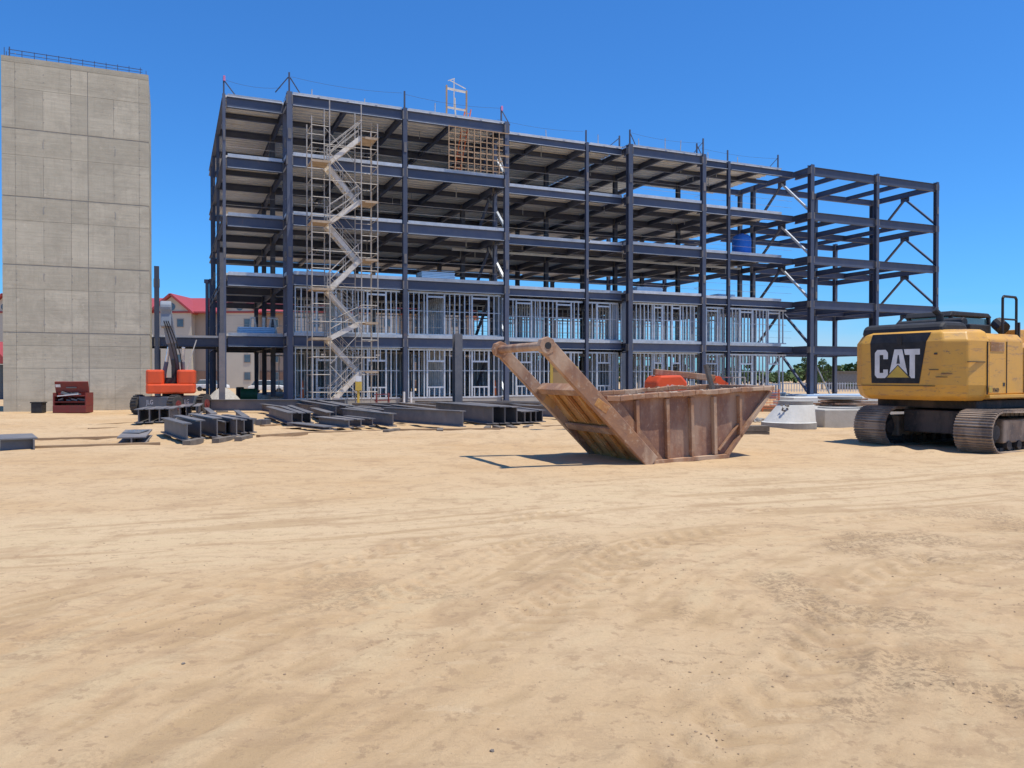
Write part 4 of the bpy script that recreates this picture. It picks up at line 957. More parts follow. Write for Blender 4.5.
# plank sticking out of the skip
g = skip.matrix_basis; B = MB(); B.bar((0, 0, 0), (-.30, .1, 1.12), .2, .06, (1, 0, 0)); o = B.build('plank', 'oldwood'); o.location = (4.38, 16.43, .76); tag(o, 'short weathered plank sticking up out of the rusty skip', 'plank')
# mortar heap in the skip
B = MB(); n = 12
for i in range(n):
    for j in range(n):
        pass
vs = [[B.bm.verts.new((.0 + 2.4 * i / n, .08 + (WI - .16) * j / n, .62 + .3 * vnoise(np.array([i * .5]), np.array([j * .5]), 1.0, 9)[0])) for j in range(n + 1)] for i in range(n + 1)]
for i in range(n):
    for j in range(n): B.bm.faces.new((vs[i][j], vs[i + 1][j], vs[i + 1][j + 1], vs[i][j + 1]))
o = B.build('spoil', 'gravel'); o.location = (2.56, 14.78, 0); o.rotation_euler = (0, 0, ANG); o.parent = None
for v in o.data.vertices: v.co.x = v.co.x - .35
tag(o, 'grey mortar spoil filling the rusty skip', 'spoil', kind='stuff')
# yellow framed board seen through the arms
g = thing('framed_board', 'yellow framed plywood board on legs behind the skip arms', 'board', (px(560, 23.5).x, 23.5, -.06), .12)
B = MB(); B.bb((-.22, -.02, 1.45), (.5, .02, 1.95)); B.build('panel', mat('plywood', (.42, .28, .13), .8, 0, (.36, .23, .11), 3), g)
B = MB(); B.bb((-.30, -.04, 1.38), (-.222, .04, 2.1)); B.bb((.502, -.04, 1.38), (.56, .04, 1.98)); B.bb((-.22, -.04, 1.37), (.5, .04, 1.448)); B.bb((-.22, -.04, 1.952), (.5, .04, 1.98)); B.build('frame', 'yellowsign', g)
for x in (.42, .56): B = MB(); B.bar((x, 0, 0), (x, 0, 1.36), .07); B.bar((x, .5, 0), (x, .03, 1.3), .05); B.build('leg', 'yellowsign', g)

# ------------------------------------------------------------ excavator
E0 = Vector((10.0, 16.2, 0)); EA = math.atan2(.52, .854)   # local x = forward, local y = to the machine's left
ex = thing('excavator', 'dusty yellow crawler excavator seen from behind at the right edge', 'excavator', (9.93, 16.2, -.03), EA)
def track(y0, y1):
    L0, L1, r = .0, 5.0, .44; cy = (y0 + y1) / 2; Bp = []
    path = []  # outline points with tangents
    zc = r + .03; N = 11
    for k in range(N + 1):
        a = math.pi / 2 + math.pi * k / N; path.append((L0 + r + r * math.cos(a), zc + r * math.sin(a)))
    nb = 21
    for k in range(1, nb): path.append((L0 + r + (L1 - L0 - 2 * r) * k / nb, zc - r))
    for k in range(N + 1):
        a = -math.pi / 2 + math.pi * k / N; path.append((L1 - r + r * math.cos(a), zc + r * math.sin(a)))
    for k in range(1, nb): path.append((L1 - r - (L1 - L0 - 2 * r) * k / nb, zc + r - .03 * math.sin(math.pi * k / nb)))
    # resample at shoe pitch
    P = [Vector((x, 0, z)) for x, z in path]; P.append(P[0]); seg = [(P[i + 1] - P[i]).length for i in range(len(P) - 1)]; tot = sum(seg)
    ns = 58; B = MB(); B2 = MB(); pos = []
    for k in range(ns):
        s_ = tot * k / ns; i = 0
        while s_ > seg[i]: s_ -= seg[i]; i += 1
        pos.append(P[i] + (P[i + 1] - P[i]) * (s_ / seg[i]))
    for k in range(ns):
        a, b_ = pos[k], pos[(k + 1) % ns]; d = (b_ - a); m_ = (a + b_) / 2; n_ = Vector((-d.z, 0, d.x)).normalized()
        if (m_ - Vector((2.5, 0, zc))).dot(n_) < 0: n_ = -n_
        dd = d.normalized(); hl = d.length * .47
        B.bar(Vector((m_.x, y0, m_.z)) , Vector((m_.x, y1, m_.z)), hl * 2, .035, n_)
        for off in (-.36, .0, .36):
            c_ = m_ + dd * d.length * off + n_ * .028; B.bar(Vector((c_.x, y0 + .005, c_.z)), Vector((c_.x, y1 - .005, c_.z)), .02, .035, n_)
        for yy in (cy - .13, cy + .13): c_ = m_ - n_ * .05; B2.box((c_.x, yy, c_.z), (d.length * .8, .05, .08), Matrix.Rotation(-math.atan2(d.z, d.x), 3, 'Y'))
    t_ = B.build('track', 'track', ex); B2.build('track_chain', 'under', t_)
    B = MB(); B.bb((.85, cy - .2, .22), (4.2, cy + .2, .72)); B.build('track_frame', 'track', t_, .04)
    for xx, rr in ((.47, .36), (4.53, .36)):
        B = MB(); B.tube((xx, cy - .09, zc), (xx, cy + .09, zc), rr, 20); B.tube((xx, cy - .24, zc), (xx, cy + .24, zc), rr * .45, 12); B.build('sprocket' if xx > 2 else 'idler', 'under', t_)
    B = MB()
    for k in range(8): B.tube((1.05 + k * .42, cy - .22, .17), (1.05 + k * .42, cy + .22, .17), .1, 12)
    B.build('roller', 'under', t_)
    return t_
track(0, .8); track(2.4, 3.2)
B = MB(); B.bb((.9, .55, .90), (4.1, 2.95, 1.10)); B.build('belly_shade_plate', 'under', ex, .03)  # frame bottom added dark, also standing in for the shadow under the body
B = MB(); B.bb((.7, .82, .36), (4.1, 2.38, .88)); B.bar((1.6, .4, .5), (2.2, 1.3, .75), .4, .3); B.build('car_body', 'under', ex, .03)
B = MB(); B.tube((2.5, 1.6, .8), (2.5, 1.6, 1.05), .62, 28); B.build('slew_ring', 'under', ex)
# upper body (local y 0.33 .. 3.23)
Y0, Y1 = .33, 3.22
B = MB()
prof = [(.05, Y0 + .50), (.32, Y0 + .10), (1.0, Y0), (1.0, Y1), (.32, Y1 - .10), (.05, Y1 - .42)]
def cw(B, ins, z): return [B.bm.verts.new((p[0] + ins * (1 if p[0] < .9 else 0), p[1] + (ins if p[1] < 1.6 else -ins) * .9, z)) for p in prof]
rings = [cw(B, .16, 1.10), cw(B, .05, 1.20), cw(B, .0, 1.45), cw(B, .0, 2.42), cw(B, .10, 2.62), cw(B, .22, 2.68)]
for r0, r1 in zip(rings[:-1], rings[1:]):
    for i in range(6): B.bm.faces.new((r0[i], r0[(i + 1) % 6], r1[(i + 1) % 6], r1[i]))
B.bm.faces.new(rings[0]); B.bm.faces.new(rings[-1]); cwt = B.build('counterweight', 'yellow', ex, .035)
# dark emblem panel wrapping to the top edge
ym0, ym1 = 1.55, 2.86
B = MB(); B.poly([(.042, 1.36, 1.48), (.042, 2.53, 1.48), (.042, 2.57, 2.42), (.138, 2.57, 2.625), (.138, 1.14, 2.625), (.042, 1.20, 2.42)],
                 [(0, 1, 2, 5), (5, 2, 3, 4)])
bmesh.ops.solidify(B.bm, geom=B.bm.faces[:], thickness=.006); B.build('emblem_panel', 'decal', cwt)
# letters and triangle, polygons on the rear plane; u runs to the viewer's right = -y
def rear(pts, name, m_, x=.036, u0=2.44):
    B = MB(); n = len(pts); vs = [(x, u0 - u, z) for u, z in pts] + [(x - .006, u0 - u, z) for u, z in pts]
    B.poly(vs, [tuple(range(n)), tuple(range(n, 2 * n))] + [(i, (i + 1) % n, n + (i + 1) % n, n + i) for i in range(n)])
    return B.build(name, m_, cwt)
zb_, zt_ = 1.60, 2.26; H_ = zt_ - zb_
rear([(.06, zb_), (.0, zb_ + .07), (.0, zt_ - .07), (.06, zt_), (.27, zt_), (.33, zt_ - .07), (.33, zt_ - .22), (.215, zt_ - .22), (.215, zt_ - .12), (.12, zt_ - .12), (.12, zb_ + .12), (.215, zb_ + .12), (.215, zb_ + .20), (.33, zb_ + .20), (.33, zb_ + .07), (.27, zb_)], 'letter', 'white')
rear([(.345, zb_), (.49, zt_), (.68, zt_), (.83, zb_)], 'letter', 'white')
rear([(.545, zb_ + .33), (.575, zt_ - .13), (.60, zt_ - .13), (.63, zb_ + .33)], 'letter_gap', 'decal', .033)
rear([(.72, zt_), (1.10, zt_), (1.10, zt_ - .13), (.985, zt_ - .13), (.985, zb_), (.90, zb_), (.86, zb_ + .06), (.86, zt_ - .13), (.75, zt_ - .13)], 'letter', 'white')
rear([(.26, zb_ - .0), (.58, zb_ + .31), (.90, zb_ - .0)], 'triangle', 'decal', .033)
rear([(.31, zb_ + .015), (.58, zb_ + .285), (.85, zb_ + .015)], 'triangle', 'yellowsign', .028)
B = MB(); B.bb((.015, 1.78, 2.36), (.035, 1.88, 2.56)); B.build('latch', 'black', cwt)
# engine housing behind the counterweight
B = MB(); prof2 = [(Y0 + .02, 1.24), (Y0 + .02, 2.46), (Y0 + .14, 2.60), (Y1 - .14, 2.60), (Y1 - .02, 2.46), (Y1 - .02, 1.24)]
B.extrude(prof2, 1.003, 2.45, 'x'); bod = B.build('engine_housing', 'yellow', ex, .03)
B = MB(); B.extrude([(Y0 + .03, 1.24), (Y0 + .03, 2.3), (Y0 + .14, 2.42), (1.15, 2.42), (1.15, 1.24)], 2.453, 4.2, 'x'); B.build('right_housing', 'yellow', ex, .03)
B = MB(); B.bb((.95, Y0 - .03, 1.16), (4.25, Y0 + .25, 1.235)); B.bb((.95, Y1 - .25, 1.16), (4.25, Y1 + .03, 1.235)); B.bb((1.0, Y0 + .26, 1.12), (4.2, Y1 - .26, 1.22)); B.build('deck_frame', 'yellow', ex, .01)
B = MB(); B.bb((.9, Y0 - .008, 1.24), (.915, Y0 + .02, 2.4)); B.bb((1.72, Y0 + .005, 1.26), (1.735, Y0 + .03, 2.42)); B.bb((2.5, Y0 + .01, 1.26), (2.515, Y0 + .04, 2.3)); B.build('door_seam', 'under', bod)
B = MB()
for k in range(7): B.bb((1.05, Y0 + .006, 2.2 + k * .03), (1.62, Y0 + .03, 2.216 + k * .03))
B.build('vent', 'rust', bod)
text_mesh('lettering', '336D', .12, 'decal', bod, (1.28, Y0 + .014, 1.3), (math.pi / 2, 0, 0), .003)
B = MB(); B.bb((1.0, Y0 + .012, 1.29), (1.12, Y0 + .03, 1.41)); B.build('sticker', 'yellowsign', bod)
B = MB(); B.bb((1.58, Y0 + .012, 1.42), (1.62, Y0 + .03, 1.5)); B.bb((1.64, Y0 + .012, 1.42), (1.66, Y0 + .03, 1.5)); B.build('sticker', 'decal', bod)
for yy in (1.1, 2.6):
    B = MB(); B.box((.55, yy, 2.70), (.16, .05, .10)); B.build('lifting_eye', 'under', cwt)
B = MB(); B.bb((.03, 1.0, 1.42), (.044, 3.0, 1.434)); B.bb((.2, Y0 + .06, 1.95), (.9, Y0 + .02, 1.965)); B.build('seam', 'under', cwt)
B = MB(); B.bb((.034, .95, 2.12), (.046, 1.02, 2.16)); B.bb((.034, .92, 1.78), (.046, 1.13, 1.795)); B.bb((.034, .72, 1.62), (.046, .98, 1.635)); B.bb((.034, .62, 1.70), (.046, .86, 1.715)); B.build('scratch', 'under', cwt)
# black hood, exhaust, hoses
B = MB()
hp = [(1.0, 2.56), (1.0, 2.76), (1.15, 2.87), (1.9, 2.88), (2.05, 2.78), (2.05, 2.56)]
B.extrude([(p[0] - .75, p[1]) for p in hp], .95, 2.95, 'y'); B.build('hood', 'black', ex, .09)
B = MB(); B.tube((.75, 1.3, 2.88), (.73, 1.3, 3.06), .08, 14); B.tube((.73, 1.3, 3.04), (.62, 1.36, 3.16), .07, 14); B.build('exhaust', 'black', ex)
B = MB(); B.tube((1.6, 1.2, 2.9), (1.7, 2.9, 2.9), .12, 12); B.bb((1.45, 1.0, 2.59), (2.3, 2.9, 2.85)); B.build('air_cleaner', 'black', ex, .03)
# cab
g = ex
B = MB(); cx0, cx1, cy0, cy1 = 2.6, 4.45, 2.1, 3.2
for x in (cx0, cx1):
    for y in (cy0, cy1): B.bar((x, y, 1.24), (x - (.0 if x == cx0 else .12), y, 3.18), .09)
B.bb((cx0 - .02, cy0 - .02, 1.24), (cx1 + .02, cy1 + .02, 1.75)); cab = B.build('cab', 'black', ex, .02)
B = MB(); B.extrude([(cx0 - .12, 3.14), (cx0 - .02, 3.27), (cx1 - .2, 3.27), (cx1 - .02, 3.16)], cy0 - .06, cy1 + .06, 'y'); B.build('roof', 'black', cab, .03)
B = MB(); B.bb((cx0 + .02, cy0 + .05, 1.76), (cx0 + .03, cy1 - .05, 3.13)); B.bb((cx1 - .1, cy0 + .05, 1.76), (cx1 - .09, cy1 - .05, 3.13)); B.bb((cx0 + .06, cy0 + .02, 1.76), (cx1 - .14, cy0 + .03, 3.13)); B.bb((cx0 + .06, cy1 - .03, 1.76), (cx1 - .14, cy1 - .02, 3.13)); B.build('window', 'glass', cab)
# handrail on the right housing
B = MB()
for x in (1.95, 2.55): B.tube((x, .55, 2.4), (x, .55, 3.42), .03, 8)
B.tube((1.95, .55, 3.42), (2.0, .55, 3.47), .03, 8); B.tube((2.0, .55, 3.47), (2.5, .55, 3.47), .03, 8); B.tube((2.5, .55, 3.47), (2.55, .55, 3.42), .03, 8); B.tube((1.95, .55, 2.95), (2.55, .55, 2.95), .022, 8)
B.build('handrail', 'black', ex)
B = MB(); B.tube((2.4, .75, 2.75), (2.5, .95, 2.9), .15, 12); B.bar((2.75, .6, 2.4), (2.75, .6, 2.9), .06); B.build('mirror', 'black', ex)
# boom, stick, bucket (beyond the right edge)
B = MB(); B.extrude([(3.3, 1.4), (3.7, 1.3), (5.4, 1.9), (7.4, 3.3), (9.6, 3.4), (9.6, 3.75), (7.3, 4.0), (5.2, 2.65), (3.4, 2.1)], 1.35, 1.85, 'y'); B.build('boom', 'yellow', ex, .03)
B = MB(); B.extrude([(9.0, 3.9), (9.5, 4.1), (9.9, 3.6), (9.3, .9), (9.0, .9)], 1.42, 1.78, 'y'); B.build('stick', 'yellow', ex, .03)
for y in (1.22, 1.98): B = MB(); B.tube((4.0, y, 1.5), (6.4, y, 2.6), .1, 12); B.build('cylinder', 'chrome', ex)
B = MB(); B.extrude([(9.3, 1.0), (8.9, .95), (8.3, .7), (8.2, .2), (8.7, -.02), (9.4, .05), (9.35, .15), (8.8, .1), (8.4, .3), (8.5, .65), (9.0, .8)], 1.0, 2.2, 'y'); B.build('bucket', 'under', ex)
B = MB(); B.tube((3.0, 1.2, 2.45), (3.0, 1.95, 2.8), .06, 8); B.tube((2.85, 1.0, 2.5), (3.3, 1.35, 2.95), .05, 8); B.bb((3.0, .7, 2.42), (3.6, 1.1, 2.75)); B.build('valve_cover', 'yellow', ex, .02)

for ch in ex.children:
    if ch.name.split('.')[0] not in ('track', 'car_body', 'slew_ring'): ch.location = (0, .24, .02)

# ------------------------------------------------------------ precast pieces
c0 = gp(795, 429)
g = thing('manhole_cone', 'pale precast concrete manhole cone standing beside the rusty skip', 'manhole', (c0.x + .16, c0.y + .85, gb(0, c0.y) + .0), 0)
def ecc(B, secs, n=40):
    rings = []
    for (cx, r, z) in secs: rings.append([B.bm.verts.new((cx + r * math.cos(2 * math.pi * i / n), r * math.sin(2 * math.pi * i / n), z)) for i in range(n)])
    for r0, r1 in zip(rings[:-1], rings[1:]):
        for i in range(n): B.bm.faces.new((r0[i], r0[(i + 1) % n], r1[(i + 1) % n], r1[i]))
    B.bm.faces.new(rings[0]); B.bm.faces.new(rings[-1])
B = MB(); ecc(B, [(-.06, .88, .18), (-.04, .84, .20), (.17, .60, .74), (.19, .58, .76)]); B.build('body', 'precast', g, 0)
B = MB(); ecc(B, [(-.06, .87, -.1), (-.06, .89, .0), (-.06, .89, .18)]); B.build('base_ring', 'precast_d', g)
B = MB(); ecc(B, [(.17, .55, .75), (.17, .56, .89), (.17, .50, .91)]); B.build('top_ring', 'precast_d', g)
B = MB()
for k in range(14):
    vs = [B.bm.verts.new((-.36 + .10 * math.sin(k * 2.1) + random.uniform(-.05, .05), -.50 + .05 * math.cos(k * 1.7) + random.uniform(-.05, .05), .56 + .2 * math.sin(k * 1.3) + random.uniform(-.05, .05))) for _ in range(7)]
    bmesh.ops.convex_hull(B.bm, input=vs)
o = B.build('mortar_lump', 'oldwood'); o.location = g.location; tag(o, 'lump of dark mortar and rag on the manhole cone', 'lump')
c1 = gp(846, 427)
g = thing('concrete_slab', 'large flat precast concrete slab with recessed opening behind the left crawler track', 'manhole', (c1.x + .75, c1.y + 1.2, gb(0, c1.y)), .12)
B = MB(); B.bb((-1.75, -1.25, -.1), (1.9, 1.9, .60)); B.build('slab', mat('aged_precast', (.52, .49, .43), .9, 0, (.38, .36, .31), 2, (.3, .75), .35, 14), g, .03)
B = MB(); B.lathe([(.9, .55), (.9, .63), (.78, .63), (.78, .55)], 36, (-.3, 0, 0)); B.build('opening_rim', 'precast_d', g)
c2 = gp(872, 409)
g = thing('concrete_plank', 'long pale concrete plank pile behind the excavator', 'plank', (c2.x, c2.y + 1, -.2), .1)
for k in range(3): B = MB(); B.bb((-5 + .2 * k, -1.2 + .1 * k, k * .22), (5.5 - .3 * k, 1.2, k * .22 + .2)); B.build('plank_layer', 'precast', g, .01)
B = MB()
for k in range(26):
    a = random.uniform(-.15, .15); x = random.uniform(-.5, .5); y = random.uniform(-.5, .5); z = random.uniform(.02, .3)
    B.bar((x - .9, y, z), (x + .9 + random.uniform(-.2, .2), y + a * 3, z + random.uniform(-.05, .05)), random.uniform(.06, .16), .06)
o = B.build('scrap_pile', 'rust'); o.location = (px(846, 30).x, 30, .38); tag(o, 'reddish rusty scrap pile in front of the open steel bays', 'scrap')
B = MB(); B.lathe([(.75, 0), (.8, .03), (.8, .1), (.3, .14)], 28); o = B.build('manhole_cover', 'precast_d'); o.location = (px(842, 30).x, 30.2, .74); tag(o, 'round concrete lid resting on the rusty scrap pile', 'lid')
for i, (zz, xx) in enumerate(((0, 0), (.16, .05))):
    B = MB(); B.box((0, 0, .075), (1.0 - .1 * i, .35, .15)); c = gp(751, 437.5); o = B.build('timber', 'oldwood'); o.location = (c.x + .02 + xx, c.y + .2, gb(0, c.y) + zz); o.rotation_euler = (0, 0, .1); tag(o, ('lower' if i == 0 else 'upper') + ' grey timber of the short stack right of the skip', 'timber', 'grey timbers right of the skip')
B = MB()
for k in range(40):
    vs_c = (random.gauss(0, .35), random.gauss(0, .2)); r = random.uniform(.04, .12)
    vs = [B.bm.verts.new((vs_c[0] + random.uniform(-r, r), vs_c[1] + random.uniform(-r, r), random.uniform(0, r * 1.6))) for _ in range(8)]
    bmesh.ops.convex_hull(B.bm, input=vs)
c = gp(752, 422); o = B.build('rubble', 'precast_d'); o.location = c; tag(o, 'grey concrete rubble between skip and manhole cone', 'rubble', kind='stuff')
B = MB(); B.bb((-1.3, -.5, 0), (.6, .5, .16)); B.bb((-1.2, -.4, .17), (.5, .3, .26)); o = B.build('plank_pile', 'wood'); c = gp(772, 411); o.location = c; tag(o, 'low pile of tan boards left of the manhole cone', 'boards')
g = thing('safety_fence', 'short orange mesh fence in front of the last stud wall bay', 'fence', px(757, 40), .15)
for x in (-.6, .3, 1.2): B = MB(); B.bar((x, 0, 0), (x, 0, 1.15), .05); B.build('post', 'netting', g)
B = MB()
for z in (.15, .3, .45, .6, .75, .9, 1.05): B.bar((-.6, 0, z), (1.2, 0, z), .012, .03)
for k in range(24): x = -.6 + 1.8 * k / 24; B.bar((x, .01, .15), (x, .01, 1.05), .012)
B.build('mesh', 'netting', g)

# ------------------------------------------------------------ gravel, green tank, etc behind the frame's left bay
B = MB(); n = 28; rr = []
for j, (r, z) in enumerate([(3.0, -.1), (2.3, .35), (1.6, .85), (.9, 1.3), (.35, 1.55)]): rr.append([B.bm.verts.new((r * math.cos(2 * math.pi * i / n) * random.uniform(.95, 1.05), r * math.sin(2 * math.pi * i / n), z + random.uniform(-.04, .04))) for i in range(n)])
for a, b_ in zip(rr[:-1], rr[1:]):
    for i in range(n): B.bm.faces.new((a[i], a[(i + 1) % n], b_[(i + 1) % n], b_[i]))
B.bm.faces.new(rr[-1]); B.bm.faces.new(rr[0]); o = B.build('gravel_pile', 'gravel'); o.location = px(223, 44.3, -.2); o.scale = (.5, .5, .74); tag(o, 'pale crushed stone heap seen through the left bay', 'gravel')
g = thing('fuel_tank', 'green rounded tank seen through the left bay beside the stone heap', 'tank', px(249, 54, -.2), .3); g.scale = (.55, .55, .8)
B = MB(); B.tube((-1.0, 0, .65), (1.0, 0, .65), .55, 18); B.build('shell', 'green', g, .04); B = MB(); B.bb((-.9, -.4, 0), (-.7, .4, .3)); B.bb((.7, -.4, 0), (.9, .4, .3)); B.build('foot', 'black', g)
B = MB(); B.lathe([(.3, 0), (.34, .1), (.34, 1.2), (.3, 1.3)], 16); o = B.build('drum', 'black'); o.location = px(240, 55, -.2); o.scale = (.8, .8, .8); tag(o, 'black drum left of the green tank', 'drum')
def car(loc, rz, colm, lab):
    g = thing('parked_car', lab, 'car', loc, rz, 'cars parked behind the steel frame')
    B = MB(); B.extrude([(-2.2, .35), (-2.25, .8), (-1.9, .95), (1.3, .98), (2.1, .85), (2.2, .4)], -.85, .85, 'y'); B.build('body', colm, g, .08)
    B = MB(); B.extrude([(-1.9, .97), (-1.5, 1.5), (.3, 1.52), (1.1, .99)], -.72, .72, 'y'); B.build('cabin', 'win', g, .06)
    B = MB(); B.extrude([(-1.5, 1.51), (-1.4, 1.58), (.15, 1.58), (.3, 1.52)], -.70, .70, 'y'); B.build('roof', colm, g, .03)
    for x in (-1.35, 1.35):
        for y in (-.85, .85): B = MB(); B.tube((x, y - .1, .33), (x, y + .1, .33), .33, 16); B.build('wheel', 'black', g)
    return g
for p, Yc, rz, cm, lab in ((268, 95, .2, 'white', 'white car parked behind the left bay beside the dark inner columns'), (290, 97, .1, 'greymach', 'grey car parked behind the corner column'), (312, 92, .3, 'white', 'white car parked behind the stair scaffold'), (165, 112, 0, 'greymach', 'grey car parked behind the boom lift'), (212, 108, 0, 'white', 'white car parked left of the stone heap')):
    car(px(p, Yc, -.5), rz, cm, lab)

# ------------------------------------------------------------ red roofed building behind
hb = thing('apartment_building', 'long beige four storey building with red metal roof and gables behind the site', 'building', px(-60, 134, -.55), .0)
s_ = 134 / F
def bx(p): return (p + 60) * s_
Htop = 12.9
B = MB(); B.bb((0, .6, 0), (bx(470), 16, Htop)); B.build('wall', 'wall_b', hb)
gx = [(-60, -28), (-12, 30), (76, 115), (155, 194), (225, 245 + 14), (290, 329), (360, 399), (430, 465)]
gcol = 'wall_l'
B = MB(); B.extrude([(-1.2, Htop - .1), (-1.2, Htop + .15), (8, Htop + 3.3), (17.2, Htop + .15), (17.2, Htop - .1)], -.8, bx(470) + .8, 'x'); B.build('roof', 'redroof', hb)
B = MB(); B.bb((-.02, .5, 0), (bx(470), .598, 3.0)); B.build('brick_base', 'brickband', hb)
for (a, b_) in gx:
    x0, x1 = bx(a), bx(b_); xm = (x0 + x1) / 2
    B = MB(); B.extrude([(x0, 0), (x1, 0), (x1, Htop), (xm, Htop + 2.7), (x0, Htop)], -1.0, .58, 'y'); w0 = B.build('gable_wing', gcol, hb)
    B = MB(); 
    for (q0, q1) in (((x0 - .5, Htop - .2), (xm, Htop + 3.05)), ((x1 + .5, Htop - .2), (xm, Htop + 3.05))):
        B.bar((q0[0], 2.4, q0[1]), (q1[0], 2.4, q1[1]), 8.2, .35, (0, 0, 1))
    B.build('gable_roof', 'redroof', w0)
    B = MB(); B.tube((xm, -1.06, Htop + .95), (xm, -.99, Htop + .95), .62, 20); B.build('round_vent', 'win', w0)
    for zz in (2.1, 5.1, 8.1, 11.1):
        for xx in ((x0 * .28 + x1 * .72),):
            B = MB(); B.bb((xx - .62, -1.05, zz - .75), (xx + .62, -1.0, zz + .75)); f0 = B.build('window', 'wall_b', w0)
            B = MB(); B.bb((xx - .5, -1.08, zz - .63), (xx + .5, -1.052, zz + .63)); B.build('pane', 'win', f0)
for a, b_ in zip(gx[:-1], gx[1:]):
    x0, x1 = bx(a[1]), bx(b_[0])
    for zz in (2.1, 5.1, 8.1, 11.1):
        for f_ in (.5,):
            xx = x0 + (x1 - x0) * f_
            B = MB(); B.bb((xx - .62, .45, zz - .75), (xx + .62, .498, zz + .75)); f0 = B.build('window', 'wall_l', hb)
            B = MB(); B.bb((xx - .5, .42, zz - .63), (xx + .5, .448, zz + .63)); B.build('pane', 'win', f0)
# low red porch seen left of the tower
g = thing('porch', 'low red roofed porch seen at the left edge beside the tower', 'porch', px(-12, 60, -.3), 0)
B = MB(); B.extrude([(-1.6, 2.9), (0, 4.6), (1.6, 2.9)], 0, 5, 'y')
B.build('roof', 'redroof', g); B = MB(); B.bb((-1.3, .2, 0), (-1.1, .4, 2.9)); B.bb((1.1, .2, 0), (1.3, .4, 2.9)); B.bb((1.1, 4.4, 0), (1.3, 4.6, 2.9)); B.build('post', 'white', g)
B = MB(); B.bb((-1.05, 2.0, 0), (1.05, 4.8, 2.8)); B.build('wall', 'win', g)

# ------------------------------------------------------------ trees, woods and fence at right
def tree_mesh(seed, pine, n=1500):
    r_ = random.Random(seed); B = MB(); H = 9.0
    clumps = []
    for k in range(26 if pine else 20):
        if pine:
            f_ = r_.uniform(.38, 1.0); rad = (1.08 - f_) * 2.6 + .5; a = r_.uniform(0, 6.28); q = rad * r_.uniform(.25, 1)
            clumps.append((Vector((q * math.cos(a), q * math.sin(a), f_ * H)), r_.uniform(.45, .85)))
        else:
            a = r_.uniform(0, 6.28); q = 2.4 * math.sqrt(r_.random()); clumps.append((Vector((q * math.cos(a), q * math.sin(a), 3.0 + r_.uniform(0, 4.3) * (1 - q / 4.5))), r_.uniform(.7, 1.2)))
    for k in range(n):
        c_, R = clumps[r_.randrange(len(clumps))]
        d = Vector((r_.gauss(0, 1), r_.gauss(0, 1), r_.gauss(0, .7))).normalized() * R * r_.uniform(.5, 1.05) ** .5
        p = c_ + d; s = r_.uniform(.10, .24); u = Vector((r_.gauss(0, 1), r_.gauss(0, 1), r_.gauss(0, 1))).normalized(); v = u.cross(Vector((r_.gauss(0, 1), r_.gauss(0, 1), 1))).normalized()
        B.poly([p - u * s, p + v * s * .7, p + u * s, p - v * s * .7], [(0, 1, 2, 3)])
    me = bpy.data.meshes.new('crown'); B.bm.to_mesh(me); B.bm.free(); me.materials.append(M['leaf' if pine else 'leaf2'])
    B = MB(); B.tube((0, 0, -.3), (.1, 0, H * (.95 if pine else .55)), .22, 8, .05)
    for c_, R in clumps[:14]: B.tube((.05, 0, c_.z * .75), tuple(c_), .06, 5, .02)
    me2 = bpy.data.meshes.new('trunk'); B.bm.to_mesh(me2); B.bm.free(); me2.materials.append(M['bark']); return me, me2
TM = [tree_mesh(1, True), tree_mesh(2, False), tree_mesh(3, True), tree_mesh(4, False)]
tl = [(806, 120, 1.0, 2), (815, 112, .62, 1), (828, 118, .75, 0), (836, 130, .6, 3), (845, 140, .5, 2), (822, 125, .95, 0), (857, 135, .8, 2), (869, 128, 1.0, 0), (880, 140, .8, 1), (900, 150, .9, 2), (930, 150, .85, 3), (960, 160, 1.0, 0), (990, 160, .9, 1), (1015, 150, 1.0, 2), (1040, 150, .9, 3),
      (780, 125, .8, 3), (765, 130, .7, 1), (748, 135, .85, 0), (733, 128, .7, 3), (715, 140, .8, 2), (700, 130, .6, 1), (680, 140, .85, 0), (660, 135, .7, 3), (640, 145, .8, 2), (850, 118, .32, 1), (1070, 150, 1.0, 0), (1100, 140, .9, 1)]
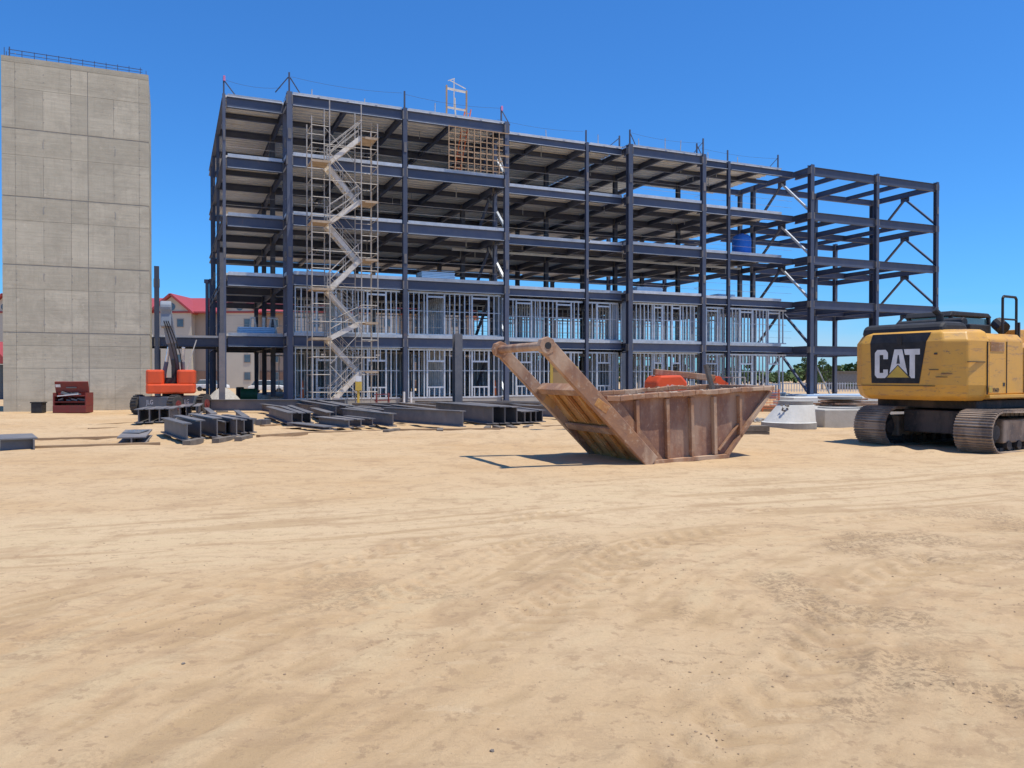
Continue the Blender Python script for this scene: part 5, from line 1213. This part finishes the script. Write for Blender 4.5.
for i, (p, Yc, s, k) in enumerate(tl):
    pos = px(p, Yc, -.55); kind = 'pine' if k in (0, 2) else 'broadleaf'
    where = 'in the open bay right of the stud walls' if 800 < p < 862 else ('behind the excavator' if p > 862 else 'behind the right stud walls')
    g = thing('pine_tree' if kind == 'pine' else 'leafy_tree', f'green {kind} tree beyond the site {where}', 'tree', pos, i * 1.3, 'trees beyond the site'); s *= .56; g.scale = (s, s, s)
    for me_, nm in zip(TM[k], ('crown', 'trunk')): o = bpy.data.objects.new(nm, me_); COL.objects.link(o); o.parent = g
# far wood as one mass
B = MB(); r_ = random.Random(5)
for k in range(15000):
    x = r_.uniform(-60, 330); y = 230 + r_.uniform(-8, 8); h = 3.6 + 1.6 * math.sin(x * .07) + 1.0 * math.sin(x * .31) + .8 * math.sin(x * .9)
    p = Vector((x, y, h * r_.random() ** .7)); s = r_.uniform(.5, 1.0); u = Vector((r_.gauss(0, 1), r_.gauss(0, 1), r_.gauss(0, 1))).normalized(); v = u.cross(Vector((0.3, r_.gauss(0, 1), 1))).normalized()
    B.poly([p - u * s, p + v * s, p + u * s, p - v * s], [(0, 1, 2, 3)])
tag(B.build('far_wood', 'leaf'), 'low far wood along the horizon', 'wood', kind='stuff')
g = thing('site_fence', 'low grey picket fence beyond the open bays at right', 'fence', px(800, 100, -.5), .05)
B = MB(); 
for k in range(80): B.bar((-6 + k * .35, 0, 0), (-6 + k * .35, 0, 1.25), .09, .04)
tag(B.build('pickets', 'edge', g), kind='stuff'); B = MB(); B.bar((-6, .05, .3), (22, .05, .3), .05, .08); B.bar((-6, .05, 1.1), (22, .05, 1.1), .05, .08); B.build('rail', 'edge', g)
g = thing('site_hut', 'low grey flat roofed hut beyond the open bays', 'hut', px(862, 125, -.5), 0)
B = MB(); B.bb((-4.2, 0, 0), (5, 4, 2.6)); B.build('wall', 'hut', g); B = MB(); B.bb((-4.5, -.3, 2.6), (5.3, 4.3, 2.85)); B.build('roof', 'oldwood', g)
B = MB(); B.bb((-3.2, -1.5, 0), (3.6, 2, .35)); B.bb((-3.0, -1.3, .352), (3.4, 1.8, .42)); o = B.build('tarp_covered_stack', 'tarp', bevel=.05); o.location = px(836, 62, -.25); o.rotation_euler = (0, 0, .1); tag(o, 'flat pale blue tarp covered stack beyond the open bays', 'stack')

for o in bpy.data.objects:
    if o.parent is None and 'category' in o and 'kind' not in o: o['kind'] = 'thing'
